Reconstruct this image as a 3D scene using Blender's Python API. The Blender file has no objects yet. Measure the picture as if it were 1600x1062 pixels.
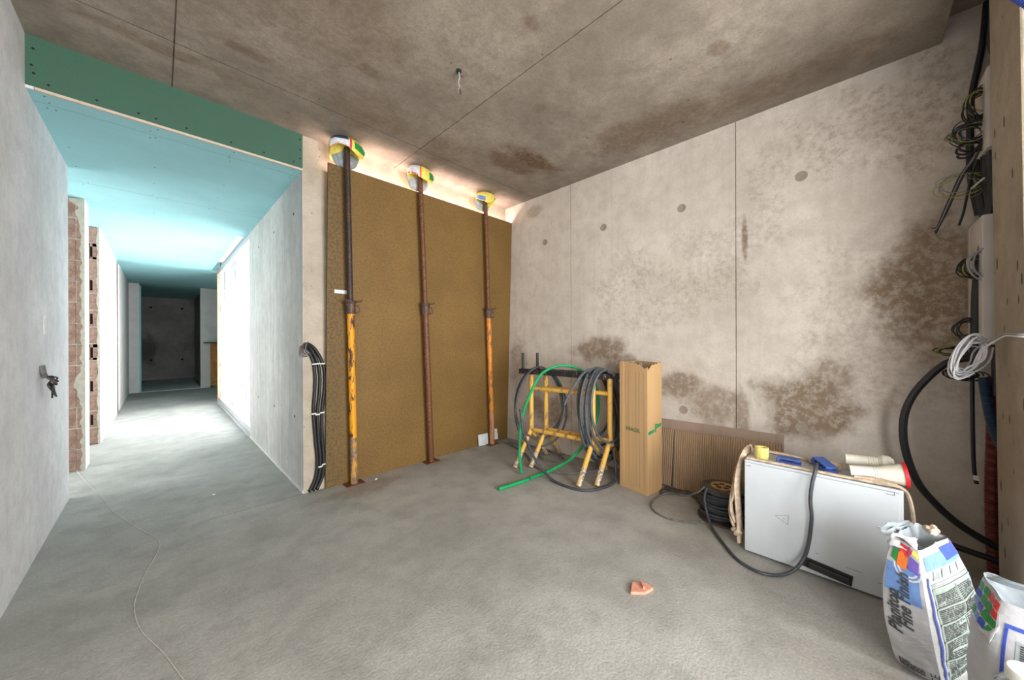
import bpy, bmesh, math, random
from mathutils import Vector, Matrix, noise
random.seed(11)
scene = bpy.context.scene
COL = scene.collection
PI = math.pi

# ------------------------------------------------------------------ camera
cam_d = bpy.data.cameras.new('camera'); cam = bpy.data.objects.new('camera', cam_d); COL.objects.link(cam)
cam_d.sensor_width = 36.0; cam_d.lens = 36.0 * 546.94 / 1600.0
cam_d.clip_start = 0.02
YAW, PITCH, ROLL = 0.7892, -0.001, -0.0032
Fw = Vector((math.sin(YAW) * math.cos(PITCH), math.cos(YAW) * math.cos(PITCH), math.sin(PITCH)))
Rt = Vector((math.cos(YAW), -math.sin(YAW), 0)); Up = Rt.cross(Fw)
Rt, Up = Rt * math.cos(ROLL) + Up * math.sin(ROLL), -Rt * math.sin(ROLL) + Up * math.cos(ROLL)
cam.matrix_world = Matrix(((Rt.x, Up.x, -Fw.x, 0), (Rt.y, Up.y, -Fw.y, 0), (Rt.z, Up.z, -Fw.z, 1.22), (0, 0, 0, 1)))
scene.camera = cam

# ------------------------------------------------------------------ world, light, exposure
w = bpy.data.worlds.new('world'); scene.world = w; w.use_nodes = True
w.node_tree.nodes['Background'].inputs[0].default_value = (0.86, 0.93, 1.0, 1)
w.node_tree.nodes['Background'].inputs[1].default_value = 1.0
def area(name, loc, direction, sx, sy, power, col):
    d = bpy.data.lights.new(name, 'AREA'); d.shape = 'RECTANGLE'; d.size = sx; d.size_y = sy
    d.energy = power; d.color = col
    o = bpy.data.objects.new(name, d); COL.objects.link(o); o.location = loc
    o.rotation_euler = Vector(direction).to_track_quat('-Z', 'Y').to_euler()
    return o
area('daylight_rear_window', (1.1, -3.02, 1.25), (0, 1, 0), 1.9, 2.3, 270, (0.98, 0.99, 1.0))
o = area('daylight_side_window', (-0.80, -1.95, 1.45), (1, 0.1, -0.12), 2.2, 2.4, 165, (0.98, 0.99, 1.0)); o.data.spread = math.radians(165)
area('daylight_left_rooms', (-2.56, 5.6, 1.45), (1, 0, 0), 2.2, 1.7, 60, (0.97, 0.99, 1.0))
o = area('daylight_patio_window', (0.99, 7.15, 1.30), (-1, 0, 0), 3.3, 2.45, 460, (0.97, 0.99, 1.0)); o.data.spread = math.radians(150)
area('site_tube_light', (2.0, 3.088, 2.60), (0, -0.25, 1), 2.0, 0.03, 11, (1.0, 0.74, 0.65))   # lamp tube tucked behind the board's top edge
scene.cycles.max_bounces = 7; scene.cycles.diffuse_bounces = 4; scene.cycles.glossy_bounces = 3
scene.cycles.caustics_reflective = False; scene.cycles.caustics_refractive = False
vs = scene.view_settings
vs.view_transform = 'Standard'; vs.look = 'None'; vs.gamma = 1.0; vs.exposure = 0.2; vs.use_curve_mapping = False

# ------------------------------------------------------------------ material helpers
def srgb(r, g, b):
    f = lambda c: (c / 255 / 12.92) if c / 255 <= 0.04045 else ((c / 255 + 0.055) / 1.055) ** 2.4
    return (f(r), f(g), f(b), 1.0)
class NT:
    def __init__(s, name):
        s.m = bpy.data.materials.new(name); s.m.use_nodes = True
        s.t = s.m.node_tree; s.b = s.t.nodes['Principled BSDF']
        s.co = s.t.nodes.new('ShaderNodeTexCoord').outputs['Object']
    def n(s, typ, **kw):
        x = s.t.nodes.new(typ)
        for k, v in kw.items(): setattr(x, k, v)
        return x
    def link(s, a, b): s.t.links.new(a, b)
    def put(s, sock, v):
        if hasattr(v, 'is_linked') or isinstance(v, bpy.types.NodeSocket): s.link(v, sock)
        else: sock.default_value = v
    def noise(s, scale, detail=4, rough=0.55, vec=None, dist=0.0):
        x = s.n('ShaderNodeTexNoise'); x.inputs['Scale'].default_value = scale
        x.inputs['Detail'].default_value = detail; x.inputs['Roughness'].default_value = rough
        x.inputs['Distortion'].default_value = dist
        s.link(vec if vec is not None else s.co, x.inputs['Vector']); return x
    def math(s, op, a, b=0.0, c=None, clamp=False):
        x = s.n('ShaderNodeMath', operation=op, use_clamp=clamp); s.put(x.inputs[0], a); s.put(x.inputs[1], b)
        if c is not None: s.put(x.inputs[2], c)
        return x.outputs[0]
    def vmath(s, op, a, b):
        x = s.n('ShaderNodeVectorMath', operation=op); s.put(x.inputs[0], a); s.put(x.inputs[1], b); return x
    def ramp(s, fac, lo, hi, a=0.0, b=1.0, smooth=True):
        x = s.n('ShaderNodeMapRange', interpolation_type='SMOOTHSTEP' if smooth else 'LINEAR')
        s.put(x.inputs['Value'], fac); x.inputs['From Min'].default_value = lo; x.inputs['From Max'].default_value = hi
        x.inputs['To Min'].default_value = a; x.inputs['To Max'].default_value = b; return x.outputs['Result']
    def mix(s, fac, a, b, mode='MIX'):
        x = s.n('ShaderNodeMix', data_type='RGBA', blend_type=mode)
        s.put(x.inputs[0], fac); s.put(x.inputs[6], a); s.put(x.inputs[7], b); return x.outputs[2]
    def bump(s, h, strength=0.3, dist=0.01):
        x = s.n('ShaderNodeBump'); x.inputs['Strength'].default_value = strength; x.inputs['Distance'].default_value = dist
        s.put(x.inputs['Height'], h); s.link(x.outputs[0], s.b.inputs['Normal']); return x
    def scaled(s, sc):
        x = s.n('ShaderNodeMapping'); s.link(s.co, x.inputs[0]); x.inputs['Scale'].default_value = sc; return x.outputs[0]
    def color(s, v): s.put(s.b.inputs['Base Color'], v)
    def rough(s, v): s.put(s.b.inputs['Roughness'], v)
def plain(name, col, rough=0.6, metal=0.0, var=0.12, scale=30.0, bump=0.0):
    t = NT(name); n = t.noise(scale, 3)
    f = t.ramp(n.outputs[0], 0.3, 0.7)
    lo = tuple(c * (1 - var) for c in col[:3]) + (1,); hi = tuple(min(1, c * (1 + var)) for c in col[:3]) + (1,)
    t.color(t.mix(f, lo, hi)); t.rough(rough); t.b.inputs['Metallic'].default_value = metal
    if bump: t.bump(n.outputs[0], bump, 0.005)
    return t.m
def blobs(t, lst, sub, amp=0.35):
    """patches of stain, dirt and painted shade: list of (centre xyz, radius xyz, strength); sub = shared edge noise"""
    acc = None
    sc = t.n('ShaderNodeVectorMath', operation='SCALE'); t.link(sub, sc.inputs[0]); sc.inputs['Scale'].default_value = amp * 6
    for c, r, k in lst:
        d = t.vmath('SUBTRACT', t.co, c); e = t.vmath('DIVIDE', d.outputs[0], r)
        e2 = t.vmath('ADD', e.outputs[0], sc.outputs[0])
        l = t.n('ShaderNodeVectorMath', operation='LENGTH'); t.link(e2.outputs[0], l.inputs[0])
        v = t.ramp(l.outputs['Value'], 1.3, 0.6, 0.0, k)
        acc = v if acc is None else t.math('MAXIMUM', acc, v)
    return acc
def concrete(name, c1, c2, stains=(), stain_col=(114, 88, 58), pits=0.5, mottled=(), mcol=(150, 130, 112), rough=0.85, scale=1.6, bump=0.25, pit_scale=14.0, streak=0.0, pit_r=0.10, fine=0.18, pit_stretch=1.0, clump=0.35):
    t = NT(name)
    n1 = t.noise(scale, 5, 0.62); n2 = t.noise(scale * 6, 5, 0.62); n3 = t.noise(90, 2)
    dark = lambda k: tuple(c * k for c in srgb(*c1)[:3]) + (1,)
    col = t.mix(t.ramp(n1.outputs[0], 0.32, 0.68), srgb(*c1), srgb(*c2))
    col = t.mix(t.ramp(n2.outputs[0], 0.38, 0.72, 0.0, clump), col, dark(0.66))
    if streak:
        st = t.noise(3.0, 4, 0.6, t.scaled((6, 6, 0.35)))
        col = t.mix(t.ramp(st.outputs[0], 0.45, 0.72, 0.0, streak), col, dark(0.6))
    col = t.mix(t.ramp(n3.outputs[0], 0.3, 0.7, 0.0, fine), col, dark(0.62))
    if stains or mottled:
        nz = t.noise(4.5, 4, 0.65); sub = t.vmath('SUBTRACT', nz.outputs['Color'], (0.5, 0.5, 0.5)).outputs[0]
        br = t.noise(26, 5, 0.75)
    if mottled:
        mk = t.math('MULTIPLY', blobs(t, mottled, sub, 0.5), t.ramp(br.outputs[0], 0.40, 0.70, 0.0, 0.75))
        col = t.mix(mk, col, srgb(*mcol))
    if stains:
        mk = t.math('MULTIPLY', blobs(t, stains, sub, 0.3), t.ramp(br.outputs[0], 0.36, 0.56, 0.6, 1.0))
        col = t.mix(mk, col, srgb(*stain_col))
    if pits:
        v = t.n('ShaderNodeTexVoronoi'); v.inputs['Scale'].default_value = pit_scale
        t.link(t.co if pit_stretch == 1.0 else t.scaled((1, 1, pit_stretch)), v.inputs['Vector'])
        sep = t.n('ShaderNodeSeparateColor'); t.link(v.outputs['Color'], sep.inputs[0])
        p = t.math('LESS_THAN', v.outputs['Distance'], t.ramp(sep.outputs[0], 0.55, 1.0, 0.0, pit_r))
        col = t.mix(t.math('MULTIPLY', p, pits), col, dark(0.25))
    t.color(col); t.rough(rough)
    t.bump(t.math('ADD', t.math('MULTIPLY', n2.outputs[0], 0.7), t.math('MULTIPLY', n3.outputs[0], 0.3)), bump, 0.01)
    return t.m

M = {}
M['wall_right'] = concrete('concrete_wall_right', (208, 197, 184), (224, 214, 202),
    stains=[((3.05, 1.80, 1.12), (0.4, 0.27, 0.14), 0.8), ((3.05, 1.62, 1.0), (0.4, 0.2, 0.1), 0.6), ((3.05, 1.06, 0.83), (0.4, 0.16, 0.13), 0.75),
            ((3.05, 0.80, 0.72), (0.4, 0.20, 0.15), 0.65), ((3.05, 0.27, 0.76), (0.4, 0.26, 0.23), 0.85), ((3.05, 0.12, 0.98), (0.4, 0.10, 0.15), 0.6),
            ((3.05, -0.28, 1.50), (0.4, 0.24, 0.38), 0.8), ((3.05, 2.45, 0.45), (0.4, 0.35, 0.16), 0.7), ((3.05, 2.92, 0.95), (0.4, 0.14, 0.30), 0.5),  # first patch: real stain with the shadow beside the riser painted in
            ((3.05, 2.66, 2.70), (0.4, 0.12, 0.07), 0.45), ((3.05, 0.60, 1.95), (0.4, 0.02, 0.16), 0.7), ((3.05, 0.63, 0.60), (0.4, 0.05, 0.25), 0.6)],
    mottled=[((3.05, 1.35, 1.8), (0.5, 0.3, 0.2), 0.7), ((3.05, 0.85, 2.0), (0.5, 0.25, 0.16), 0.6), ((3.05, 0.55, 1.95), (0.5, 0.2, 0.15), 0.6),
             ((3.05, 0.9, 1.65), (0.5, 0.45, 0.2), 0.7), ((3.05, 1.7, 1.65), (0.5, 0.2, 0.25), 0.6), ((3.05, 1.4, 1.45), (0.5, 0.4, 0.15), 0.5),
             ((3.05, -0.1, 1.25), (0.5, 0.4, 0.5), 0.6), ((3.05, 0.45, 2.35), (0.5, 0.12, 0.35), 0.6), ((3.05, 0.1, 2.55), (0.5, 0.3, 0.25), 0.8), ((3.05, -0.25, 2.5), (0.5, 0.25, 0.4), 0.9)],  # last two: dirt plus painted shade at the wall's upper right
    pits=0.7, streak=0.14)
M['ceiling'] = concrete('concrete_ceiling', (138, 127, 114), (166, 154, 140),
    stains=[((2.42, 2.10, 2.85), (0.34, 0.12, 0.4), 1.0), ((2.30, 2.28, 2.85), (0.28, 0.14, 0.4), 0.75), ((2.66, 1.20, 2.85), (0.22, 0.45, 0.4), 0.55),
            ((1.08, 2.50, 2.85), (0.30, 0.22, 0.4), 0.35), ((2.21, 0.56, 2.85), (0.06, 0.05, 0.4), 0.5), ((1.72, 2.55, 2.85), (0.18, 0.22, 0.4), 0.35),
            ((0.6, 1.9, 2.85), (0.4, 0.3, 0.4), 0.3), ((2.8, 0.5, 2.85), (0.16, 0.6, 0.4), 0.4), ((1.35, 1.2, 2.85), (0.05, 0.04, 0.4), 0.5), ((1.9, 1.6, 2.85), (0.05, 0.06, 0.4), 0.45), ((0.9, 2.1, 2.85), (0.07, 0.05, 0.4), 0.5), ((0.35, 2.45, 2.85), (0.12, 0.05, 0.4), 0.5), ((0.0, 2.75, 2.85), (0.4, 0.05, 0.4), 0.35)],
    stain_col=(100, 74, 48), mottled=[((1.3, 1.7, 2.85), (1.2, 1.1, 1), 0.6), ((0.2, 2.3, 2.85), (0.8, 0.7, 1), 0.6), ((2.5, 1.0, 2.85), (0.5, 1.2, 1), 0.5)],
    mcol=(120, 102, 84), pits=0.6, pit_scale=9, clump=0.5, fine=0.3)
M['concrete_pale'] = concrete('concrete_pale', (206, 204, 199), (224, 222, 218), pits=0.6, streak=0.45, pit_scale=10)
M['concrete_warm'] = concrete('concrete_warm', (176, 164, 146), (200, 187, 169), pits=0.8, pit_scale=16)
M['concrete_dark'] = concrete('concrete_dark', (160, 155, 149), (188, 183, 177), pits=0.5, stains=[((-0.25, 15.5, 0.9), (0.2, 1, 0.5), 0.6)], stain_col=(70, 64, 60))
M['concrete_pillar'] = concrete('concrete_pillar', (150, 136, 118), (178, 164, 146), pits=1.0, pit_scale=22, bump=0.4, pit_r=0.26, pit_stretch=0.45)
M['floor'] = concrete('cement_floor', (162, 162, 156), (190, 189, 183), pits=0.0, scale=0.9, bump=0.6, fine=0.35, clump=0.45,
    stains=[((1.2, 2.9, 0), (0.35, 0.12, 0.4), 0.5), ((2.7, 1.8, 0), (0.4, 0.4, 0.4), 0.35), ((1.95, 3.02, 0), (0.15, 0.1, 0.4), 0.4), ((2.75, 0.9, 0), (0.3, 0.3, 0.3), 0.3)],
    stain_col=(128, 108, 88), mottled=[((0.6, 1.2, 0), (1.0, 1.0, 1), 0.35), ((0.0, 2.2, 0), (0.5, 0.8, 1), 0.35)], mcol=(132, 129, 118))
M['plaster'] = concrete('grey_plaster', (220, 220, 223), (236, 236, 238), pits=0.15, scale=2.2, bump=0.1, streak=0.12)
M['plaster_white'] = plain('white_plaster', srgb(226, 224, 220), 0.8, var=0.05, scale=5)
M['plaster_skim'] = plain('skim_plaster', srgb(172, 170, 156), 0.9, var=0.12, scale=25, bump=0.3)
M['mortar'] = plain('mortar', srgb(176, 170, 160), 0.95, var=0.2, scale=40, bump=0.4)
M['dark'] = plain('dark_void', srgb(48, 42, 40), 0.9)
M['patio_wall'] = plain('sunlit_render', srgb(235, 232, 226), 0.9, var=0.04, scale=3)

def gyps(name, c):
    t = NT(name); a = t.noise(2.5, 4); b = t.noise(160, 2)
    col = t.mix(t.ramp(a.outputs[0], 0.3, 0.7), tuple(x * 0.93 for x in srgb(*c)[:3]) + (1,), srgb(*c))
    t.color(t.mix(t.ramp(b.outputs[0], 0.3, 0.7, 0, 0.08), col, (0.2, 0.25, 0.25, 1))); t.rough(0.75); return t.m
M['gyps_green'] = gyps('green_plasterboard', (58, 98, 78))
M['gyps_blue'] = gyps('aqua_plasterboard', (160, 216, 222))
M['gyps_core'] = plain('gypsum_edge', srgb(206, 190, 172), 0.9, var=0.06)
M['screw'] = plain('black_screw', srgb(24, 28, 28), 0.5, 0.4)

def brick_mat(name, c1, c2):
    t = NT(name); a = t.noise(18, 5); v = t.n('ShaderNodeTexVoronoi'); v.inputs['Scale'].default_value = 95; t.link(t.co, v.inputs[0])
    col = t.mix(t.ramp(a.outputs[0], 0.3, 0.7), srgb(*c1), srgb(*c2))
    col = t.mix(t.ramp(v.outputs['Distance'], 0.30, 0.12, 0.0, 0.65), col, srgb(66, 46, 40))
    t.color(col); t.rough(0.95); t.bump(v.outputs['Distance'], 0.7, 0.006); return t.m
M['brick'] = brick_mat('lightweight_block', (138, 110, 97), (166, 138, 124))

def board_mat():
    t = NT('brown_particle_board')
    a = t.noise(1.8, 5); b = t.noise(55, 5, 0.75); c = t.noise(150, 2)
    col = t.mix(t.ramp(a.outputs[0], 0.3, 0.7), srgb(110, 82, 33), srgb(126, 95, 42))
    col = t.mix(t.ramp(b.outputs[0], 0.42, 0.62, 0, 0.42), col, srgb(72, 51, 23))
    col = t.mix(t.ramp(c.outputs[0], 0.5, 0.66, 0, 0.5), col, srgb(152, 120, 72))
    sep = t.n('ShaderNodeSeparateXYZ'); t.link(t.co, sep.inputs[0])
    ed = t.ramp(sep.outputs[0], 0.26, 0.0, 0.0, 1.0)
    mold = t.noise(45, 5, 0.7)
    mk = t.math('MULTIPLY', ed, t.ramp(mold.outputs[0], 0.46, 0.58))
    col = t.mix(t.math('MULTIPLY', mk, 0.7), col, srgb(52, 44, 26))
    ed2 = t.ramp(sep.outputs[0], 0.35, 0.0, 0.0, 0.35)
    col = t.mix(ed2, col, srgb(96, 80, 50))
    t.color(col); t.rough(0.7); t.bump(b.outputs[0], 0.15, 0.003); return t.m
M['board'] = board_mat()

def rusty(name, paint, rust1=(92, 56, 36), rust2=(58, 40, 32), amount=0.5, scale=14, metal=0.1):
    t = NT(name); a = t.noise(scale, 7, 0.7, t.scaled((1, 1, 0.35))); b = t.noise(60, 4)
    r = t.mix(t.ramp(b.outputs[0], 0.35, 0.65), srgb(*rust1), srgb(*rust2))
    mk = t.ramp(a.outputs[0], 0.62 - amount * 0.3, 0.68 - amount * 0.3)
    t.color(t.mix(mk, srgb(*paint), r)); t.rough(0.55); t.b.inputs['Metallic'].default_value = metal
    t.bump(a.outputs[0], 0.2, 0.003); return t.m
M['yellow_prop'] = rusty('yellow_painted_steel', (222, 152, 24), amount=0.36)
M['orange_prop'] = rusty('orange_worn_steel', (214, 134, 40), (158, 100, 62), (120, 80, 54), amount=0.42, scale=30)
M['yellow_worn'] = rusty('yellow_flaking_steel', (198, 146, 62), (112, 88, 72), (140, 120, 100), amount=0.62, scale=22)
M['orange_worn'] = rusty('orange_flaking_steel', (196, 136, 86), (140, 96, 72), (176, 140, 116), amount=0.5, scale=40)
M['rust'] = rusty('rusted_steel', (104, 62, 36), (76, 48, 34), (128, 84, 50), amount=0.5, scale=20)
M['rust_dark'] = rusty('dark_rusted_steel', (48, 38, 36), (88, 58, 40), (34, 28, 28), amount=0.45, scale=24)
M['collar'] = rusty('cast_collar_steel', (98, 76, 62), (76, 56, 46), (58, 44, 40), amount=0.5, scale=40)
M['trestle'] = rusty('yellow_trestle_paint', (228, 180, 84), (140, 96, 60), (190, 150, 110), amount=0.26, scale=18)
M['trestle_foot'] = rusty('worn_trestle_foot', (206, 176, 128), (120, 92, 70), (222, 208, 188), amount=0.55, scale=22)
M['black_steel'] = rusty('black_scuffed_steel', (34, 33, 34), (96, 66, 52), (120, 116, 112), amount=0.25, scale=34)
M['black_cable'] = plain('black_rubber_cable', srgb(30, 30, 32), 0.5, var=0.25, scale=60)
M['grey_cable'] = plain('grey_rubber_cable', srgb(82, 86, 92), 0.5, var=0.2, scale=40)
M['dark_grey_cable'] = plain('dark_grey_cable', srgb(62, 64, 70), 0.55, var=0.25, scale=40)
M['dusty_cable'] = plain('dusty_cable', srgb(110, 108, 106), 0.8, var=0.35, scale=50)
M['green_hose'] = plain('green_hose', srgb(22, 158, 92), 0.4, var=0.12, scale=20)
M['blue_tube'] = plain('blue_conduit', srgb(58, 84, 176), 0.45, var=0.1)
M['navy_tube'] = plain('navy_conduit', srgb(40, 62, 88), 0.5, var=0.12)
M['red_tube'] = plain('red_conduit', srgb(104, 42, 36), 0.55, var=0.12)
M['clip_white'] = plain('white_plastic', srgb(222, 222, 214), 0.5, var=0.04)
M['wire_white'] = plain('white_wire', srgb(212, 212, 216), 0.5, var=0.08)
M['wire_grey'] = plain('grey_wire', srgb(150, 152, 158), 0.5, var=0.1)
M['wire_yellow'] = plain('yellow_green_wire', srgb(152, 148, 66), 0.5, var=0.15)
M['wire_blue'] = plain('blue_wire', srgb(70, 90, 130), 0.5, var=0.1)
M['wire_brown'] = plain('brown_wire', srgb(84, 58, 44), 0.5, var=0.15)
M['box_white'] = plain('white_box_plastic', srgb(206, 200, 194), 0.5, var=0.05, scale=6)
M['alu'] = plain('window_aluminium', srgb(206, 206, 210), 0.4, 0.2, var=0.06)
M['wood_pale'] = plain('pale_wood_lining', srgb(206, 176, 150), 0.7, var=0.15, scale=12)
M['wood_orange'] = plain('raw_pine_board', srgb(196, 136, 78), 0.7, var=0.18, scale=12)
M['dark_shelf'] = plain('dark_shelf', srgb(78, 74, 72), 0.6)
M['paper'] = plain('white_paper', srgb(214, 220, 222), 0.8, var=0.06, scale=20)
M['brick_red'] = plain('terracotta', srgb(214, 150, 126), 0.9, var=0.12, scale=60, bump=0.4)
M['string'] = plain('pale_string', srgb(214, 208, 196), 0.9)
M['jute'] = plain('jute_strap', srgb(196, 176, 152), 0.95, var=0.25, scale=40, bump=0.4)
M['film'] = plain('dusty_black_film', srgb(84, 82, 80), 0.6, var=0.3, scale=14, bump=0.3)
M['black_plastic'] = plain('black_plastic', srgb(34, 34, 34), 0.45, var=0.2)
M['cable_drum'] = plain('drum_plastic', srgb(74, 66, 58), 0.7, var=0.3, scale=25)
M['drum_hub'] = plain('drum_hub_yellow', srgb(176, 142, 84), 0.7, var=0.2, scale=25)
M['tape_yellow'] = plain('yellow_tape', srgb(240, 226, 128), 0.6, var=0.04)
M['clamp_blue'] = plain('blue_plastic', srgb(62, 90, 160), 0.45, var=0.15)
M['pvc'] = plain('ivory_pvc', srgb(226, 222, 206), 0.45, var=0.05)
M['red_rim'] = plain('red_gasket', srgb(214, 38, 44), 0.45)
M['foil'] = plain('silver_foil', srgb(190, 190, 196), 0.25, 0.9, var=0.4, scale=40)
M['ink_black'] = plain('print_black', srgb(38, 38, 40), 0.6)
M['ink_grey'] = plain('print_grey', srgb(60, 62, 62), 0.6)
M['ink_pale'] = plain('print_pale_grey', srgb(140, 146, 148), 0.6)
M['ink_green'] = plain('print_green', srgb(20, 150, 86), 0.6)
M['ink_green_faded'] = plain('print_green_faded', srgb(92, 122, 74), 0.7, var=0.3, scale=80)
M['ink_teal'] = plain('print_pale_teal', srgb(138, 152, 144), 0.6)
M['ink_blue'] = plain('print_blue', srgb(52, 76, 170), 0.6)
M['ink_sky'] = plain('print_sky', srgb(104, 138, 192), 0.6)
M['ink_red'] = plain('print_red', srgb(204, 52, 44), 0.6)
M['ink_orange'] = plain('print_orange', srgb(228, 116, 36), 0.6)
M['ink_leaf'] = plain('print_leaf', srgb(40, 134, 62), 0.6)
M['ink_purple'] = plain('print_purple', srgb(108, 84, 168), 0.6)
M['ink_yellow'] = plain('print_yellow', srgb(230, 210, 96), 0.6)
M['ink_magenta'] = plain('print_magenta', srgb(186, 44, 90), 0.6)
M['ink_white'] = plain('print_white', srgb(206, 208, 208), 0.6)
M['bag'] = None
def bag_mat(name, c):
    t = NT(name); a = t.noise(9, 6, 0.6, t.scaled((1, 1, 2.2))); b = t.noise(40, 4)
    t.color(t.mix(t.ramp(a.outputs[0], 0.3, 0.7), tuple(x * 0.86 for x in srgb(*c)[:3]) + (1,), srgb(*c))); t.rough(0.5)
    t.bump(a.outputs[0], 0.35, 0.02); return t.m
M['bag'] = bag_mat('white_sack_paper', (186, 186, 188))
M['bag_grey'] = bag_mat('grey_sack_inside', (138, 146, 150))

def cabinet_mat():
    t = NT('cabinet_enamel'); a = t.noise(3, 4); b = t.noise(30, 6, 0.7)
    col = t.mix(t.ramp(a.outputs[0], 0.3, 0.7), srgb(188, 193, 196), srgb(200, 204, 207))
    col = t.mix(t.ramp(b.outputs[0], 0.66, 0.74, 0, 0.5), col, srgb(150, 150, 146))
    t.color(col); t.rough(0.35); return t.m
M['cabinet'] = cabinet_mat()
def cardboard(name, c, ridged):
    t = NT(name); a = t.noise(4, 5, 0.6, t.scaled((1, 1, 0.25))); n = t.noise(40, 3, 0.5, t.scaled((1, 1, 0.04)))
    col = t.mix(t.ramp(a.outputs[0], 0.3, 0.7), tuple(x * 0.88 for x in srgb(*c)[:3]) + (1,), srgb(*c))
    col = t.mix(t.ramp(n.outputs[0], 0.5, 0.65, 0, 0.25 if not ridged else 0.1), col, tuple(x * 0.6 for x in srgb(*c)[:3]) + (1,))
    t.color(col); t.rough(0.85); return t.m
M['cardboard'] = cardboard('kraft_cardboard', (198, 160, 112), False)
M['cardboard_dull'] = cardboard('dull_cardboard', (160, 138, 120), False)
M['cardboard_ridge'] = cardboard('corrugated_cardboard', (158, 132, 104), True)
def glass_mat():
    t = NT('dusty_glass'); nt = t.t
    st = t.noise(1.3, 7, 0.65, t.scaled((1, 1.4, 0.5))); b = t.noise(7, 6, 0.7, t.scaled((1, 3, 0.6)))
    d = t.ramp(t.math('ADD', t.math('MULTIPLY', st.outputs[0], 0.6), t.math('MULTIPLY', b.outputs[0], 0.4)), 0.40, 0.60, 0.45, 0.62)
    tr = t.n('ShaderNodeBsdfTransparent'); df = t.n('ShaderNodeBsdfDiffuse')
    cc = t.mix(t.ramp(t.math('ADD', t.math('MULTIPLY', st.outputs[0], 0.5), t.math('MULTIPLY', b.outputs[0], 0.5)), 0.42, 0.62), srgb(226, 226, 232), srgb(132, 132, 142))
    t.link(cc, df.inputs[0])
    m2 = t.n('ShaderNodeMixShader'); t.link(d, m2.inputs[0]); t.link(tr.outputs[0], m2.inputs[1]); t.link(df.outputs[0], m2.inputs[2])
    t.link(m2.outputs[0], nt.nodes['Material Output'].inputs[0]); return t.m
M['glass'] = glass_mat()
def clear_plastic():
    t = NT('clear_plastic'); t.color((0.93, 0.95, 0.97, 1)); t.b.inputs['Transmission Weight'].default_value = 0.85
    t.rough(0.12); t.b.inputs['IOR'].default_value = 1.2; return t.m
M['clear'] = clear_plastic()

# ------------------------------------------------------------------ mesh helpers
class MB:
    def __init__(s): s.v = []; s.f = []
    def add(s, vs, fs):
        k = len(s.v); s.v += [tuple(p) for p in vs]; s.f += [tuple(i + k for i in f) for f in fs]; return s
    def box(s, x0, x1, y0, y1, z0, z1):
        return s.add([(x0, y0, z0), (x1, y0, z0), (x1, y1, z0), (x0, y1, z0), (x0, y0, z1), (x1, y0, z1), (x1, y1, z1), (x0, y1, z1)],
                     [(0, 3, 2, 1), (4, 5, 6, 7), (0, 1, 5, 4), (1, 2, 6, 5), (2, 3, 7, 6), (3, 0, 4, 7)])
    def obox(s, c, ax, ay, az):
        c, ax, ay, az = map(Vector, (c, ax, ay, az))
        p = [c + ax * i + ay * j + az * k for k in (-1, 1) for (i, j) in ((-1, -1), (1, -1), (1, 1), (-1, 1))]
        return s.add(p, [(0, 3, 2, 1), (4, 5, 6, 7), (0, 1, 5, 4), (1, 2, 6, 5), (2, 3, 7, 6), (3, 0, 4, 7)])
    def prism(s, poly, off):
        n = len(poly); o = Vector(off); a = [Vector(p) for p in poly]; b = [p + o for p in a]
        fs = [tuple(range(n))[::-1], tuple(range(n, 2 * n))] + [(i, (i + 1) % n, n + (i + 1) % n, n + i) for i in range(n)]
        return s.add(a + b, fs)
    def tube(s, pts, r, n=8, flat=1.0, up=None, caps=True):
        pts = [Vector(p) for p in pts]; m = len(pts)
        rs = r if isinstance(r, (list, tuple)) else [r] * m
        T = [(pts[min(i + 1, m - 1)] - pts[max(i - 1, 0)]).normalized() for i in range(m)]
        u = Vector(up) if up else (Vector((0, 0, 1)) if abs(T[0].z) < 0.9 else Vector((1, 0, 0)))
        vs = []
        for i in range(m):
            u = (u - T[i] * u.dot(T[i]))
            u = u.normalized() if u.length > 1e-6 else T[i].orthogonal().normalized()
            b = T[i].cross(u)
            for k in range(n):
                a = 2 * PI * k / n; vs.append(pts[i] + (u * math.cos(a) * flat + b * math.sin(a)) * rs[i])
        fs = [(i * n + k, i * n + (k + 1) % n, (i + 1) * n + (k + 1) % n, (i + 1) * n + k) for i in range(m - 1) for k in range(n)]
        if caps: fs += [tuple(range(n))[::-1], tuple(range((m - 1) * n, m * n))]
        return s.add(vs, fs)
    def cyl(s, a, b, r, n=16, r2=None): return s.tube([a, b], [r, r if r2 is None else r2], n)
    def lathe(s, c, axis, prof, n=24):
        """prof: list of (distance along axis, radius)"""
        c = Vector(c); ax = Vector(axis).normalized(); u = ax.orthogonal().normalized(); b = ax.cross(u)
        vs = []
        for d, r in prof:
            for k in range(n):
                a = 2 * PI * k / n; vs.append(c + ax * d + (u * math.cos(a) + b * math.sin(a)) * r)
        m = len(prof)
        fs = [(i * n + k, i * n + (k + 1) % n, (i + 1) * n + (k + 1) % n, (i + 1) * n + k) for i in range(m - 1) for k in range(n)]
        fs += [tuple(range(n))[::-1], tuple(range((m - 1) * n, m * n))]
        return s.add(vs, fs)
    def build(s, name, mat, parent=None, smooth=False, bevel=0.0):
        me = bpy.data.meshes.new(name); me.from_pydata(s.v, [], s.f); me.update()
        bm = bmesh.new(); bm.from_mesh(me); bmesh.ops.recalc_face_normals(bm, faces=bm.faces)
        if bevel: bmesh.ops.bevel(bm, geom=list(bm.edges), offset=bevel, segments=2, affect='EDGES', profile=0.6)
        bm.to_mesh(me); bm.free()
        if smooth:
            for p in me.polygons: p.use_smooth = True
            try: me.set_sharp_from_angle(angle=math.radians(40))
            except Exception: pass
        me.materials.append(M[mat] if isinstance(mat, str) else mat)
        o = bpy.data.objects.new(name, me); COL.objects.link(o)
        if parent is not None: o.parent = parent
        return o
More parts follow.
